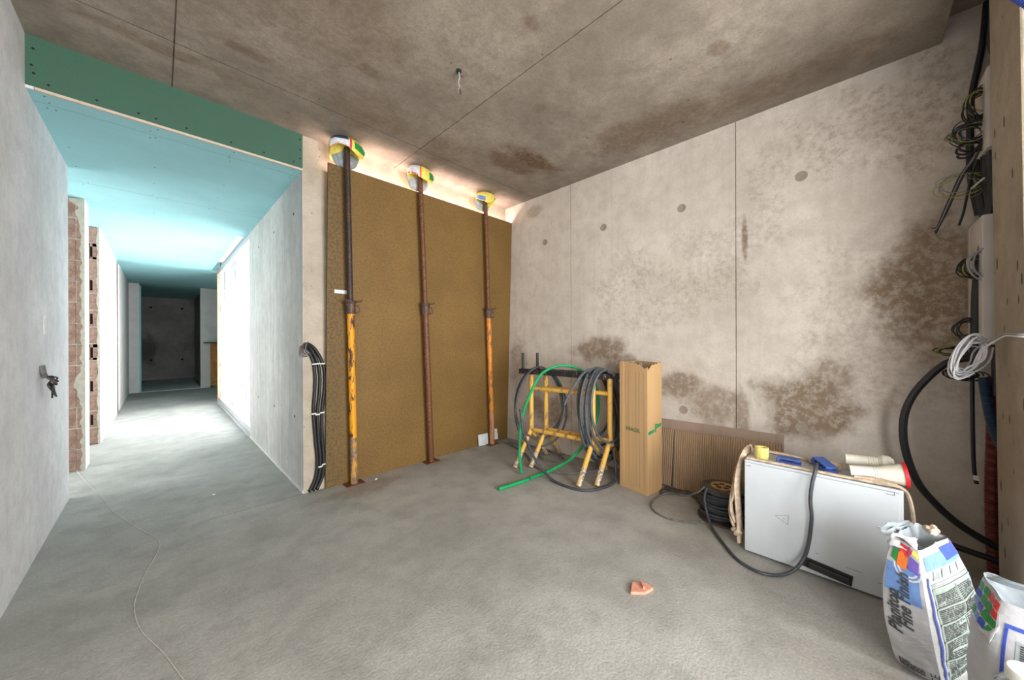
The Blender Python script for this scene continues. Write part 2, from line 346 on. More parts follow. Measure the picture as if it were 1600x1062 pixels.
def spline(pts, k=8, closed=False):
    P = [Vector(p) for p in pts]; out = []; n = len(P)
    rng = n if closed else n - 1
    for i in range(rng):
        if closed: p0, p1, p2, p3 = P[(i - 1) % n], P[i], P[(i + 1) % n], P[(i + 2) % n]
        else: p0, p1, p2, p3 = P[max(i - 1, 0)], P[i], P[i + 1], P[min(i + 2, n - 1)]
        for j in range(k):
            t = j / k
            out.append(0.5 * ((2 * p1) + (p2 - p0) * t + (2 * p0 - 5 * p1 + 4 * p2 - p3) * t * t + (3 * p1 - p0 - 3 * p2 + p3) * t ** 3))
    if not closed: out.append(P[-1])
    return out
def thing(name, loc, label, cat, group=None):
    o = bpy.data.objects.new(name, None); COL.objects.link(o); o.location = loc; o.empty_display_size = 0.05
    return tag(o, label, cat, group)
def tag(o, label, cat, group=None):
    o['label'] = label; o['category'] = cat
    if group: o['group'] = group
    return o
def struct(o): o['kind'] = 'structure'; return o
def stuff(o): o['kind'] = 'stuff'; return o
def L(p, root): return tuple(Vector(p) - root.location)      # world point -> coordinates under a root
def LL(pts, root): return [Vector(p) - root.location for p in pts]

# ------------------------------------------------------------------ setting
XL, XC, XR = -0.496, 0.805, 3.05
YB, HC, ZS = 3.138, 2.848, 2.567
struct(MB().box(-2.7, 4.6, -3.2, 15.8, -0.12, 0.0).build('floor', 'floor'))
# ceiling: slab with cast panels, open joints
ceil = struct(MB().box(-0.64, 2.12, -3.2, 3.30, HC + 0.012, 3.1).box(2.12, 3.25, -0.325, 3.30, HC + 0.012, 3.1).box(2.12, 3.25, -3.2, -1.1, HC + 0.012, 3.1)
              .box(2.12, 3.25, -1.1, -0.325, 2.98, 3.1).build('ceiling', 'ceiling'))
g = 0.003
for (x0, x1) in ((XL - 0.1, 0.062), (0.062, 1.572), (1.572, XR)):
    for (y0, y1) in ((-3.0, 0.40), (0.40, 2.655), (2.655, YB)):
        if x1 == XR and y0 == -3.0:
            MB().box(x0 + g, 2.12, y0, -0.325, HC, HC + 0.012).build('concrete_panel', 'ceiling', ceil)
            MB().box(2.12, x1, y0, -1.1, HC, HC + 0.012).build('concrete_panel', 'ceiling', ceil)
            MB().box(x0 + g, x1, -0.325, y1, HC, HC + 0.012).build('concrete_panel', 'ceiling', ceil)
        else:
            MB().box(x0 + g, x1 - (g if x1 < XR else 0), y0 + (0.004 if y0 == 2.655 else 0), y1 - (0.004 if y1 == 2.655 else 0), HC, HC + 0.012).build('concrete_panel', 'ceiling', ceil)
MB().box(XL, XR, 2.6512, 2.6588, HC + 0.0015, HC + 0.012).build('joint_shade_strip', 'dark', ceil)  # dark strip painting the shade inside the open joint
# right wall with cast panels and tie-hole plugs
wr = struct(MB().box(XR + 0.012, XR + 0.25, -3.2, 3.30, 0, 3.1).build('wall_right', 'wall_right'))
for (y0, y1) in ((-3.0, -0.84), (-0.84, 0.657), (0.657, 2.153), (2.153, YB + 0.15)):
    MB().box(XR, XR + 0.012, y0 + g, y1 - g, 0, HC + 0.13).build('concrete_panel', 'wall_right', wr)
ring = None
for (y, z) in ((1.043, 2.304), (1.767, 2.31), (0.276, 2.315), (0.279, 0.62), (1.033, 0.636), (2.50, 2.31), (-0.46, 2.315)):
    if ring is None:
        ring = MB().lathe((0, 0, 0), (-1, 0, 0), [(0.0, 0.034), (0.003, 0.033), (0.003, 0.026), (0.0006, 0.022), (0.0006, 0.004)], 20).build('tie_hole', 'concrete_pillar', wr, True)
        o = ring
    else:
        o = ring.copy(); COL.objects.link(o)
    o.location = (XR, y, z)
# left plastered wall
struct(MB().box(-0.64, XL, -1.05, 4.35, 0, HC + 0.2).box(-0.64, XL, -3.2, -2.90, 0, HC + 0.2).box(-0.64, XL, -2.90, -1.05, 0, 0.15).box(-0.64, XL, -2.90, -1.05, 2.4, HC + 0.2).build('wall_left', 'plaster'))
# wall behind the camera with a wide window opening
struct(MB().box(-0.64, 0.12, -3.2, -3.0, 0, 3.1).box(2.08, 3.25, -3.2, -3.0, 0, 3.1).box(0.12, 2.08, -3.2, -3.0, 2.42, 3.1).build('wall_rear', 'plaster'))
# wall behind the board
wb = struct(MB().box(XC + 0.003, XR + 0.012, YB, 3.30, 0, 3.1).build('wall_back', 'concrete_warm'))
# corridor wall (pale concrete) up to the patio window
wc = struct(MB().box(XC, 1.0, YB + 0.002, 5.47, 0, 3.1).build('wall_corridor', 'concrete_pale'))
hole = None
for (y, z) in ((4.125, 2.292), (4.888, 2.289), (4.922, 0.568), (4.14, 0.567), (3.391, 0.579), (3.40, 2.29)):
    if hole is None:
        hole = MB().lathe((0, 0, 0), (-1, 0, 0), [(0.0, 0.013), (0.0015, 0.012), (0.0015, 0.009), (0.0003, 0.008), (0.0003, 0.001)], 14).build('tie_hole', 'dark', wc, True); o = hole
    else: o = hole.copy(); COL.objects.link(o)
    o.location = (XC, y, z)
struct(MB().box(XC - 0.006, XC, YB + 0.01, 5.46, 0.0, 0.022).build('trim_1', 'plaster_white'))
# pillar at the right, slightly out of plumb
pv = [(2.2, -0.436, 0), (2.6, -0.436, 0), (2.6, -3.0, 0), (2.2, -3.0, 0), (2.2, -0.408, 2.98), (2.6, -0.408, 2.98), (2.6, -3.0, 2.98), (2.2, -3.0, 2.98)]
struct(MB().add(pv, [(0, 1, 2, 3), (4, 7, 6, 5), (0, 4, 5, 1), (1, 5, 6, 2), (2, 6, 7, 3), (3, 7, 4, 0)]).build('wall_pillar', 'concrete_pillar', bevel=0.006))
# corridor: roof slab, soffit of plasterboard sheets, fascia
struct(MB().box(-2.7, XC + 0.2, 3.30, 15.8, 2.75, 3.1).box(XC + 0.2, 2.7, 8.95, 15.8, 2.75, 3.1).box(-0.64, XC + 0.02, YB + 0.02, 3.30, 2.7, 3.1).build('ceiling_corridor', 'plaster_white'))
sof = struct(MB().box(-0.70, XC + 0.16, 3.16, 5.68, ZS + 0.0125, ZS + 0.03).box(-0.70, 0.70, 5.68, 8.92, ZS + 0.0125, ZS + 0.03).box(-0.70, 2.6, 8.92, 15.6, ZS + 0.0125, ZS + 0.03)
             .build('ceiling_soffit', 'dark'))
ys = [3.142, 3.28, 4.68, 5.70, 7.1, 8.90, 10.1, 11.3, 12.5, 15.5]
for i in range(len(ys) - 1):
    y0, y1 = ys[i], ys[i + 1]
    x1 = XC if y1 <= 5.71 else (0.705 if y1 <= 8.91 else 2.4)
    if i == 1:
        MB().box(XL, x1, y0 + 0.002, y1 - 0.002, ZS, ZS + 0.0125).box(-0.64, XL, 4.352, y1 - 0.002, ZS, ZS + 0.0125).build('plasterboard', 'gyps_blue', sof)
    else:
        MB().box(-0.60 if y0 > 4.3 else XL, x1, y0 + 0.002, y1 - 0.002, ZS, ZS + 0.0125).build('plasterboard', 'gyps_blue', sof)
for y in (3.28, 4.68): MB().box(XL, XC, y - 0.0018, y + 0.0018, ZS + 0.0006, ZS + 0.0125).build('joint_gap_shade', 'dark', sof)  # dark strips stand in for shade in the gaps between sheets
# blind pocket over the window
MB().box(0.705, 0.711, 5.70, 8.90, ZS, 2.74).box(0.705, 0.84, 8.894, 8.90, ZS, 2.74).box(0.711, 0.84, 5.70, 5.706, ZS, 2.74).build('blind_pocket', 'gyps_blue', sof)
sm = MB()
for y in (3.18, 3.24, 3.31, 3.34, 3.9, 4.3, 4.64, 4.72, 5.3):
    for x in (-0.44, -0.02, 0.38, 0.76):
        sm.lathe((x + random.uniform(-.02, .02), y + random.uniform(-.02, .02), ZS), (0, 0, -1), [(0, 0.0045), (0.0008, 0.0045), (0.0009, 0.001)], 8)
stuff(sm.build('screw_heads', 'screw', sof))
fas = struct(MB().box(XL, XC - 0.002, 3.125, YB, ZS + 0.012, HC).build('trim_2', 'gyps_green'))
MB().box(XL + 0.03, XC - 0.002, 3.127, 3.142, ZS - 0.003, ZS + 0.012).build('cut_edge', 'gyps_core', fas)
MB().box(XL, XL + 0.028, 3.127, 3.142, ZS - 0.003, ZS + 0.012).build('edge_filler', 'plaster', fas)
sc0 = None
for (x, z) in ((-0.47, 2.78), (-0.475, 2.69), (-0.468, 2.65), (-0.42, 2.61), (-0.25, 2.61), (-0.085, 2.61), (-0.01, 2.61), (0.13, 2.61), (0.36, 2.61), (0.55, 2.61), (0.74, 2.61), (0.785, 2.65), (0.785, 2.72), (0.785, 2.80)):
    if sc0 is None:
        sc0 = MB().lathe((0, 0, 0), (0, -1, 0), [(0, 0.006), (0.0008, 0.0058), (0.001, 0.001)], 10).build('screw', 'screw', fas); o = sc0
    else: o = sc0.copy(); COL.objects.link(o)
    o.location = (x, 3.125, z)

# left corridor walls with exposed block reveals
def reveal_wall(y0, y1, name, courses, xs, hollow, ragged, h=ZS):
    wl = struct(MB().box(-0.655, XL - 0.014, y0 + (0.045 if hollow else 0.010), y1, 0, h).build(name, 'dark' if hollow else 'mortar'))
    MB().box(XL - 0.014, XL, y0 - 0.004, y1, 0, h).build('plaster_coat', 'plaster_white', wl)
    MB().box(-0.67, -0.655, y0 + 0.0, y1, 0, h).build('plaster_coat', 'plaster_white', wl)
    cache = {}
    n = int(h / courses) + 1
    for i in range(n):
        z0 = i * courses + 0.006; z1 = min((i + 1) * courses - 0.006, h - 0.003)
        if z1 - z0 < 0.02: continue
        if hollow and i: MB().box(-0.654, XL - 0.015, y0 + 0.008, y0 + 0.05, z0 - 0.012, z0).build('mortar_bed', 'mortar', wl)
        for j in range(len(xs) - 1):
            x0, x1 = xs[j] + 0.003, xs[j + 1] - 0.003
            hol = hollow and i % 2 == 1 and j == len(xs) - 2
            key = (j, hol, round(z1 - z0, 3), i % 3)
            if key not in cache:
                b = MB(); hh = z1 - z0; d = random.uniform(-0.006, 0.006)
                if hol:
                    a = (x1 - x0) * 0.55
                    b.box(0, (x1 - x0) * 0.2, d, 0.035, 0, hh).box((x1 - x0) * 0.2 + a * 0.55, x1 - x0, d, 0.035, 0, hh)
                    b.box(0, x1 - x0, d, 0.035, 0, hh * 0.14).box(0, x1 - x0, d, 0.035, hh * 0.8, hh)
                    b.box((x1 - x0) * 0.2, (x1 - x0) * 0.2 + a * 0.55, 0.0, 0.004, 0, 0.004)
                else:
                    b.box(0, x1 - x0, d, 0.035, 0, hh)
                o = b.build('brick', 'brick', wl, bevel=0 if hol else 0.005); cache[key] = o
            else:
                o = cache[key].copy(); COL.objects.link(o)
            o.location = (x0, y0 + random.uniform(0, 0.004), z0)
    if ragged:
        zz = [0.0]; poly = [(XL - 0.002, 0.0)]
        pts = []
        z = 0.0
        while z < h:
            base = ragged(z)
            pts.append((XL - 0.012 - base - 0.006 * noise.noise((z * 17, y0, 0)), z)); z += 0.022
        pts.append((XL - 0.02, h))
        ybase = y0 - 0.012
        b = MB()
        for k in range(len(pts) - 1):
            (xa, za), (xb, zb) = pts[k], pts[k + 1]
            b.add([(XL, ybase, za), (xa, ybase + 0.005, za), (xb, ybase + 0.005, zb), (XL, ybase, zb), (XL, y0 + .03, za), (xa - .002, y0 + .03, za), (xb - .002, y0 + .03, zb), (XL, y0 + .03, zb)],
                  [(0, 1, 2, 3), (1, 5, 6, 2), (0, 4, 5, 1), (3, 2, 6, 7)])
        b.build('plaster_edge', 'plaster_skim', wl)
    return wl
def rag1(z):
    v = 0.012
    if 0.60 < z < 1.0: v += 0.045 * math.exp(-((z - 0.8) / 0.10) ** 2)
    if z > 2.28: v += 0.06 * (z - 2.28) / 0.2 * (0.6 + 0.4 * math.sin(z * 40))
    v += 0.006 * math.sin(z * 31) + 0.005 * math.sin(z * 73)
    return max(0.004, v)
reveal_wall(5.22, 5.48, 'wall_left_second', 0.198, (-0.655, -0.549, -0.508), False, rag1)
reveal_wall(6.41, 8.74, 'wall_left_third', 0.198, (-0.655, -0.59, -0.513), True, lambda z: 0.006 + 0.008 * (1 + math.sin(z * 27)) * 0.5)
reveal_wall(9.25, 12.0, 'wall_left_fourth', 0.198, (-0.655, -0.512), False, None)
# end of the corridor
we = struct(MB().box(-0.66, -0.33, 12.0, 12.12, 0, ZS).build('wall_end_left', 'plaster_white'))
MB().box(-0.33, -0.30, 12.0, 12.3, 0, ZS - 0.05).build('plaster_coat', 'gyps_blue', we)
struct(MB().box(0.745, 2.6, 12.0, 12.12, 0, ZS).build('wall_end_right', 'plaster_white'))
struct(MB().box(-0.33, 0.745, 12.02, 15.5, 0, 0.012).build('floor_step', 'plaster'))
wd = struct(MB().box(-1.2, 2.6, 15.52, 15.7, 0, 2.75).build('wall_far', 'concrete_dark'))
for (x0, x1) in ((-1.2, 0.16), (0.16, 1.5)):
    MB().box(x0 + 0.011, x1 - 0.011, 15.5, 15.52, 0, 2.75).build('concrete_panel', 'concrete_dark', wd)
for (x, z) in ((-0.18, 2.25), (0.52, 2.25), (-0.18, 0.62), (0.52, 0.62)):
    MB().lathe((x, 15.5, z), (0, -1, 0), [(0, 0.03), (0.002, 0.03), (0.002, 0.02), (0.0005, 0.002)], 14).build('tie_hole', 'dark', wd)
struct(MB().box(-0.66, -0.40, 12.12, 15.5, 0, ZS).box(0.82, 0.95, 12.12, 15.5, 0, ZS).build('wall_far_room', 'concrete_dark'))
# rooms to the left and right that close the space
struct(MB().box(-2.7, -2.55, 4.2, 4.5, 0, 2.75).box(-2.7, -2.55, 6.7, 15.6, 0, 2.75).box(-2.7, -2.55, 4.5, 6.7, 0, 0.6).box(-2.7, -2.55, 4.5, 6.7, 2.3, 2.75).box(-2.55, -0.655, 4.2, 4.35, 0, 2.75).box(-2.55, -0.655, 12.0, 12.15, 0, 2.75).build('wall_left_rooms', 'plaster_white'))
struct(MB().box(2.55, 2.7, 8.95, 15.6, 0, 2.75).box(0.86, 2.55, 8.95, 9.1, 0, 2.75).build('wall_right_room', 'plaster_white'))
struct(MB().box(4.4, 4.6, 3.3, 9.1, 0, 2.6).box(1.0, 4.4, 8.96, 9.1, 0, 2.6).build('wall_patio', 'patio_wall'))
# patio window: frame, rails, dusty pane
wn = struct(MB().box(XC - 0.012, XC + 0.07, 5.47, 8.86, 0.0, 0.035).build('window_1', 'alu'))
MB().box(XC + 0.004, XC + 0.05, 5.47, 8.80, 0.04, 0.115).build('window_rail', 'alu', wn)
MB().box(XC + 0.01, XC + 0.07, 5.47, 8.86, 2.575, 2.63).build('window_head', 'alu', wn)
MB().box(XC + 0.0, XC + 0.05, 5.47, 8.80, 2.50, 2.57).build('window_rail', 'alu', wn)
MB().box(XC - 0.012, XC + 0.07, 8.80, 8.86, 0.035, 2.62).build('window_jamb', 'wood_pale', wn)
MB().box(XC + 0.03, XC + 0.034, 5.47, 8.80, 0.11, 2.51).build('pane', 'glass', wn)

# shelf and pine board in the far opening
t = thing('pine_board', (0.98, 11.9, 0), 'upright orange pine board in the far opening under a dark shelf', 'board')
MB().box(-0.05, 0.16, 0.0, 0.03, 0.06, 1.15).build('plank', 'wood_orange', t)
MB().box(-0.05, 0.0, -0.02, 0.05, 0.0, 0.06).build('foot', 'dark_shelf', t)
tag(MB().box(0.80, 1.35, 11.72, 11.98, 1.155, 1.185).build('wall_shelf', 'dark_shelf', bevel=0.004), 'thin dark shelf on the white wall at the far end', 'shelf')

# ------------------------------------------------------------------ particle board and props
tb = Vector((0, 3.018 - 3.112, 2.645))
lean = math.atan2(3.112 - 3.018, 2.645)
pb = MB().box(0, 2.088, 0, 0.018, 0, 2.647).build('particle_board', 'board')
pb.location = (0.957, 3.112, 0.0); pb.rotation_euler = (lean, 0, 0)
tag(pb, 'large brown particle board sheet leaning over the wall opening', 'board')
def panel_y(z): return 3.112 - (3.112 - 3.018) * z / 2.645
def make_prop(base, top, lower, upper, label, nut_z):
    t = thing('steel_prop', base, label, 'prop', 'steel props holding the particle board')
    b = Vector(base); a = (Vector(top) - b); ax = a.normalized(); Ltot = a.length
    c = nut_z
    MB().box(-0.075, 0.075, -0.05, 0.05, 0.0, 0.008).build('base_plate', 'rust', t, bevel=0.002)
    worn = {'yellow_prop': 'yellow_worn', 'orange_prop': 'orange_worn'}.get(lower, lower)
    MB().cyl(ax * 0.40, ax * c, 0.029, 20).build('lower_tube', lower, t, True)
    MB().cyl(ax * 0.006, ax * 0.40, 0.029, 20).build('tube_foot', worn, t, True)
    col = MB().lathe(ax * (c - 0.06), ax, [(0, 0.031), (0.002, 0.038), (0.085, 0.038), (0.09, 0.047), (0.108, 0.047), (0.11, 0.03)], 20).build('collar', 'collar', t, True)
    side = Vector((1, 0, 0)); p = ax * (c + 0.035)
    MB().tube(spline([p + Vector((-0.04, -0.02, 0.0)), p + Vector((-0.052, -0.035, 0.012)), p + Vector((0.0, -0.06, 0.004)), p + Vector((0.06, -0.04, 0.006)), p + Vector((0.085, -0.03, 0.02))], 6), 0.006, 8).build('handle', 'collar', col, True)
    MB().tube(spline([ax * (c - 0.02) + Vector((0.03, -0.03, 0.03)), ax * (c - 0.02) + Vector((0.058, -0.035, 0.015)), ax * (c - 0.02) + Vector((0.056, -0.035, -0.025)), ax * (c - 0.02) + Vector((0.03, -0.03, -0.035))], 6), 0.005, 8).build('pin_loop', 'collar', col, True)
    MB().cyl(ax * (c + 0.03), ax * (Ltot - 0.008), 0.0225, 18).build('upper_tube', upper, t, True)
    hs = MB()
    for k in range(9):
        d = c + 0.16 + k * 0.115
        if d < Ltot - 0.1: hs.lathe(ax * d + Vector((-0.012, -0.0185, 0)), (-0.5, -0.85, 0), [(0, 0.006), (0.0008, 0.006)], 10)
    stuff(hs.build('pin_holes', 'dark', t))
    h = ax * (Ltot - 0.008)
    MB().box(h.x - 0.06, h.x + 0.06, h.y - 0.05, h.y + 0.035, h.z, h.z + 0.006).build('head_plate', 'rust', t)
    return t
PT = [((1.163, 3.045, 0), (1.075, 2.945, 2.80)), ((1.915, 3.045, 0), (1.74, 2.945, 2.80)), ((2.735, 3.045, 0), (2.553, 2.945, 2.80))]
make_prop(*PT[0], 'yellow_prop', 'rust_dark', 'yellow steel prop with dark rusted upper tube at the left board edge', 1.50)
make_prop(*PT[1], 'rust', 'rust', 'rust-brown steel prop in front of the middle of the board', 1.53)
make_prop(*PT[2], 'orange_prop', 'rust', 'slim orange steel prop with rusty base near the wall corner', 1.53)

# folded cement sacks padding the prop heads
def sack_cap(c, sx, sy, hz, label, scheme):
    t = thing('sack_pad', (c[0], c[1], c[2]), label, 'paper sack', 'folded sacks padding the prop heads')
    def dome(u, v, off=0.0):
        a = u * 2 * PI
        nz = noise.noise((math.cos(a) * 1.5 + c[0] * 7, math.sin(a) * 1.5, v * 1.6)); n2 = noise.noise((math.cos(a) * 4 + c[0], math.sin(a) * 4, v * 4))
        r = 0.30 + 0.70 * math.sin(min(1.0, v * 1.35) * PI / 2) - (0.30 * (v - 0.8) if v > 0.8 else 0)
        r = r * (1 + 0.16 * nz * v + 0.06 * n2 * v) + off
        z = -hz * (v ** 1.7) * (1 + 0.30 * nz + 0.22 * math.sin(a * 2 + 0.8 + c[0] * 2))
        return Vector((math.cos(a) * sx * r, math.sin(a) * sy * r, z - 0.002))
    nu, nv = 40, 12
    me = MB(); vs = [dome(i / nu, j / nv) for j in range(nv + 1) for i in range(nu)]
    fs = [(j * nu + i, j * nu + (i + 1) % nu, (j + 1) * nu + (i + 1) % nu, (j + 1) * nu + i) for j in range(nv) for i in range(nu)]
    fs.append(tuple(range(nu)))
    # underside
    k0 = len(vs); vs += [Vector((p.x * 0.4, p.y * 0.4, -hz * 0.55)) for p in vs[nv * nu:(nv + 1) * nu]]
    fs += [(nv * nu + i, nv * nu + (i + 1) % nu, k0 + (i + 1) % nu, k0 + i) for i in range(nu)]
    fs.append(tuple(range(k0, k0 + nu)))
    cap = me.add(vs, fs).build('folded_paper', scheme[0][2], t, True)
    for (u0, u1, mat, v0, v1) in [(s[0], s[1], s[2], s[3], s[4]) for s in scheme[1:]]:
        b = MB(); n1, n2 = 12, 8
        p = [dome(u0 + (u1 - u0) * i / n1, v0 + (v1 - v0) * j / n2, 0.012) for j in range(n2 + 1) for i in range(n1 + 1)]
        b.add(p, [(j * (n1 + 1) + i, j * (n1 + 1) + i + 1, (j + 1) * (n1 + 1) + i + 1, (j + 1) * (n1 + 1) + i) for j in range(n2) for i in range(n1)])
        b.build('printed_panel', mat, cap, True)
    # crumpled hanging part behind the tube
    b = MB(); nu, nv = 26, 12; vs = []
    for j in range(nv + 1):
        for i in range(nu + 1):
            u = i / nu * 2 - 1; v = j / nv
            wdt = sx * 0.88 * math.sqrt(max(0.05, 1 - (v * 0.92) ** 2.6))
            nz = noise.noise((u * 4 + c[0] * 5, v * 4, 1.3)); nz2 = noise.noise((u * 9, v * 9 + c[0], 3.3))
            vs.append((u * wdt, 0.014 * nz + 0.008 * nz2 + 0.045, -hz * 0.45 - v * hz * 1.25))
    q = len(vs); vs += [(x, y + 0.008, z) for (x, y, z) in vs]
    idx = lambda i, j: j * (nu + 1) + i
    fs = []
    for j in range(nv):
        for i in range(nu):
            fs.append((idx(i, j), idx(i + 1, j), idx(i + 1, j + 1), idx(i, j + 1)))
            fs.append((q + idx(i, j), q + idx(i, j + 1), q + idx(i + 1, j + 1), q + idx(i + 1, j)))
    b.add(vs, fs).build('crumpled_flap', scheme[0][3], t, True)
    return t
sack_cap((1.075, 2.945, HC - 0.001), 0.135, 0.10, 0.125, 'folded sack in green, yellow and white capping the leftmost prop',
         [(0, 0, 'ink_yellow', 'bag_grey'), (0.52, 0.735, 'ink_white', 0.62, 0.98), (0.50, 0.725, 'navy_tube', 0.2, 0.62), (0.735, 0.755, 'ink_red', 0.2, 1.0), (0.52, 0.74, 'ink_red', 0.95, 1.0), (0.78, 0.98, 'ink_leaf', 0.5, 0.85)])
sack_cap((1.74, 2.945, HC - 0.001), 0.13, 0.10, 0.12, 'folded sack with white side and orange seam capping the middle prop',
         [(0, 0, 'ink_yellow', 'bag'), (0.45, 0.68, 'ink_white', 0.2, 1.0), (0.68, 0.70, 'ink_orange', 0.2, 1.0), (0.80, 0.97, 'ink_leaf', 0.6, 0.9), (0.50, 0.66, 'ink_red', 0.92, 1.0)])
sack_cap((2.553, 2.945, HC - 0.001), 0.125, 0.10, 0.11, 'folded yellow sack capping the prop nearest the wall corner',
         [(0, 0, 'ink_yellow', 'bag'), (0.5, 0.66, 'ink_sky', 0.7, 0.95), (0.84, 0.98, 'ink_leaf', 0.8, 1.0)])

# small label and paper scraps at the board
zt = 1.622
tag(MB().box(1.012, 1.108, panel_y(zt) - 0.004, panel_y(zt) - 0.0008, zt - 0.016, zt + 0.014).build('tape_strip', 'paper'), 'short white tape strip on the board beside the leftmost prop', 'tape')
b = MB().add([(2.555, 3.07, 0.01), (2.70, 3.075, 0.003), (2.715, 3.10, 0.125), (2.57, 3.10, 0.13), (2.555, 3.075, 0.01), (2.70, 3.08, 0.003), (2.715, 3.104, 0.125), (2.57, 3.104, 0.13)],
             [(0, 1, 2, 3), (4, 7, 6, 5), (0, 4, 5, 1), (1, 5, 6, 2), (2, 6, 7, 3), (3, 7, 4, 0)]); tag(b.build('paper_scrap', 'paper'), 'white paper scrap left of the orange prop base', 'paper', 'paper scraps by the board')
b = MB().add([(2.775, 3.075, 0.04), (2.86, 3.078, 0.03), (2.865, 3.104, 0.15), (2.78, 3.102, 0.155), (2.775, 3.08, 0.04), (2.86, 3.083, 0.03), (2.865, 3.107, 0.15), (2.78, 3.106, 0.155)],
             [(0, 1, 2, 3), (4, 7, 6, 5), (0, 4, 5, 1), (1, 5, 6, 2), (2, 6, 7, 3), (3, 7, 4, 0)]); tag(b.build('paper_scrap', 'paper'), 'smaller white paper scrap right of the orange prop base', 'paper', 'paper scraps by the board')

# ------------------------------------------------------------------ cables on the column
yc = YB - 0.016
cab = [([(0.80, yc - 0.01, 1.17), (0.835, yc, 1.135), (0.872, yc, 1.05), (0.885, yc, 0.93), (0.882, yc, 0.80), (0.873, yc, 0.65), (0.886, yc, 0.42), (0.898, yc, 0.25), (0.888, yc, 0.12), (0.852, yc, 0.03), (0.838, yc - 0.005, 0.014)], 'left'),
       ([(0.815, yc - 0.02, 1.185), (0.855, yc - 0.006, 1.15), (0.898, yc, 1.06), (0.920, yc, 0.95), (0.918, yc, 0.80), (0.902, yc, 0.63), (0.910, yc, 0.42), (0.922, yc, 0.25), (0.912, yc, 0.12), (0.878, yc, 0.03), (0.868, yc - 0.005, 0.014)], 'middle'),
       ([(0.825, yc - 0.02, 1.195), (0.875, yc - 0.006, 1.16), (0.928, yc, 1.07), (0.956, yc, 0.96), (0.955, yc, 0.82), (0.935, yc, 0.63), (0.938, yc, 0.42), (0.948, yc, 0.25), (0.942, yc, 0.12), (0.905, yc, 0.03), (0.895, yc - 0.005, 0.014)], 'right')]
lab = {'left': 'leftmost of three black cables clipped down the concrete column', 'middle': 'middle one of three black cables clipped down the concrete column', 'right': 'rightmost of three black cables clipped down the column beside the board'}
for pts, side in cab:
    t = thing('black_cable', (pts[-1][0], pts[-1][1], 0), lab[side], 'cable', 'black cables on the column')
    MB().tube(LL(spline(pts, 8), t), 0.0125, 10).build('sheath', 'black_cable', t, True)
    for z in (1.03, 0.625, 0.19 + (0.02 if side == 'right' else 0)):
        sp = spline(pts, 20); p = min(sp, key=lambda q: abs(q.z - z))
        if side == 'left' and z < 0.3: continue
        MB().obox(L(p, t), (0.017, 0, 0.001), (0, 0.0145, 0), (0, 0, 0.005)).build('clip', 'clip_white', t, bevel=0.002)
    e = Vector(pts[0])
    for k in range(3):
        q = [e, e + Vector((-0.012 - 0.008 * k, -0.02, -0.012 + k * 0.006)), e + Vector((-0.02 - 0.006 * k, -0.035, -0.05 - 0.012 * k)), e + Vector((0.0 + 0.01 * k, -0.045, -0.075))]
        MB().tube(LL(spline(q, 5), t), 0.0028, 6).build('core_wire', ('wire_grey', 'black_cable', 'wire_brown')[k], t, True)

# ------------------------------------------------------------------ trestles
def make_trestle(xf, yf, xb, yb, label):
    """xf,yf: far end (left in view) upright; xb,yb: near end upright"""
    t = thing('trestle', ((xf + xb) / 2, (yf + yb) / 2, 0), label, 'trestle', 'yellow trestles by the wall')
    A = Vector((xf, yf, 0)); B = Vector((xb, yb, 0)); d = (B - A).normalized(); n = Vector((-d.y, d.x, 0))
    if n.x > 0: n = -n
    off = t.location
    for P in (A, B):
        P0 = P - off
        MB().cyl(P0 + Vector((0, 0, 0.30)), P0 + Vector((0, 0, 0.875)), 0.0235, 16).build('upright', 'trestle', t, True)
        for sgn in (1, -1):
            a = P0 + Vector((0, 0, 0.33)); f = P0 + n * sgn * 0.265 + Vector((0, 0, 0.012)); m = a.lerp(f, 0.62)
            MB().cyl(a, m, 0.0225, 14).build('leg', 'trestle', t, True)
            MB().cyl(m - (f - a).normalized() * 0.002, f, 0.0228, 14).build('leg_foot', 'trestle_foot', t, True)
    a, b = A - off, B - off
    for z in (0.738, 0.322): MB().cyl(a + Vector((0, 0, z)), b + Vector((0, 0, z)), 0.021, 14).build('rail', 'trestle', t, True)
    c = (a + b) / 2 + Vector((0, 0, 0.90)); hl = (b - a).length / 2 + 0.135
    MB().obox(c, d * hl, n * 0.03, (0, 0, 0.025)).build('top_beam', 'black_steel', t, bevel=0.004)
    e = c - d * (hl - 0.03)
    MB().cyl(e + Vector((0, 0, 0.02)), e + Vector((0, 0, 0.185)), 0.014, 12).build('end_stop', 'black_steel', t, True)
    return t
make_trestle(2.625, 2.335, 2.685, 1.665, 'yellow steel trestle with black top beam, the one nearer the viewer')
make_trestle(2.735, 2.235, 2.80, 1.565, 'yellow steel trestle with black top beam, the one nearer the wall')

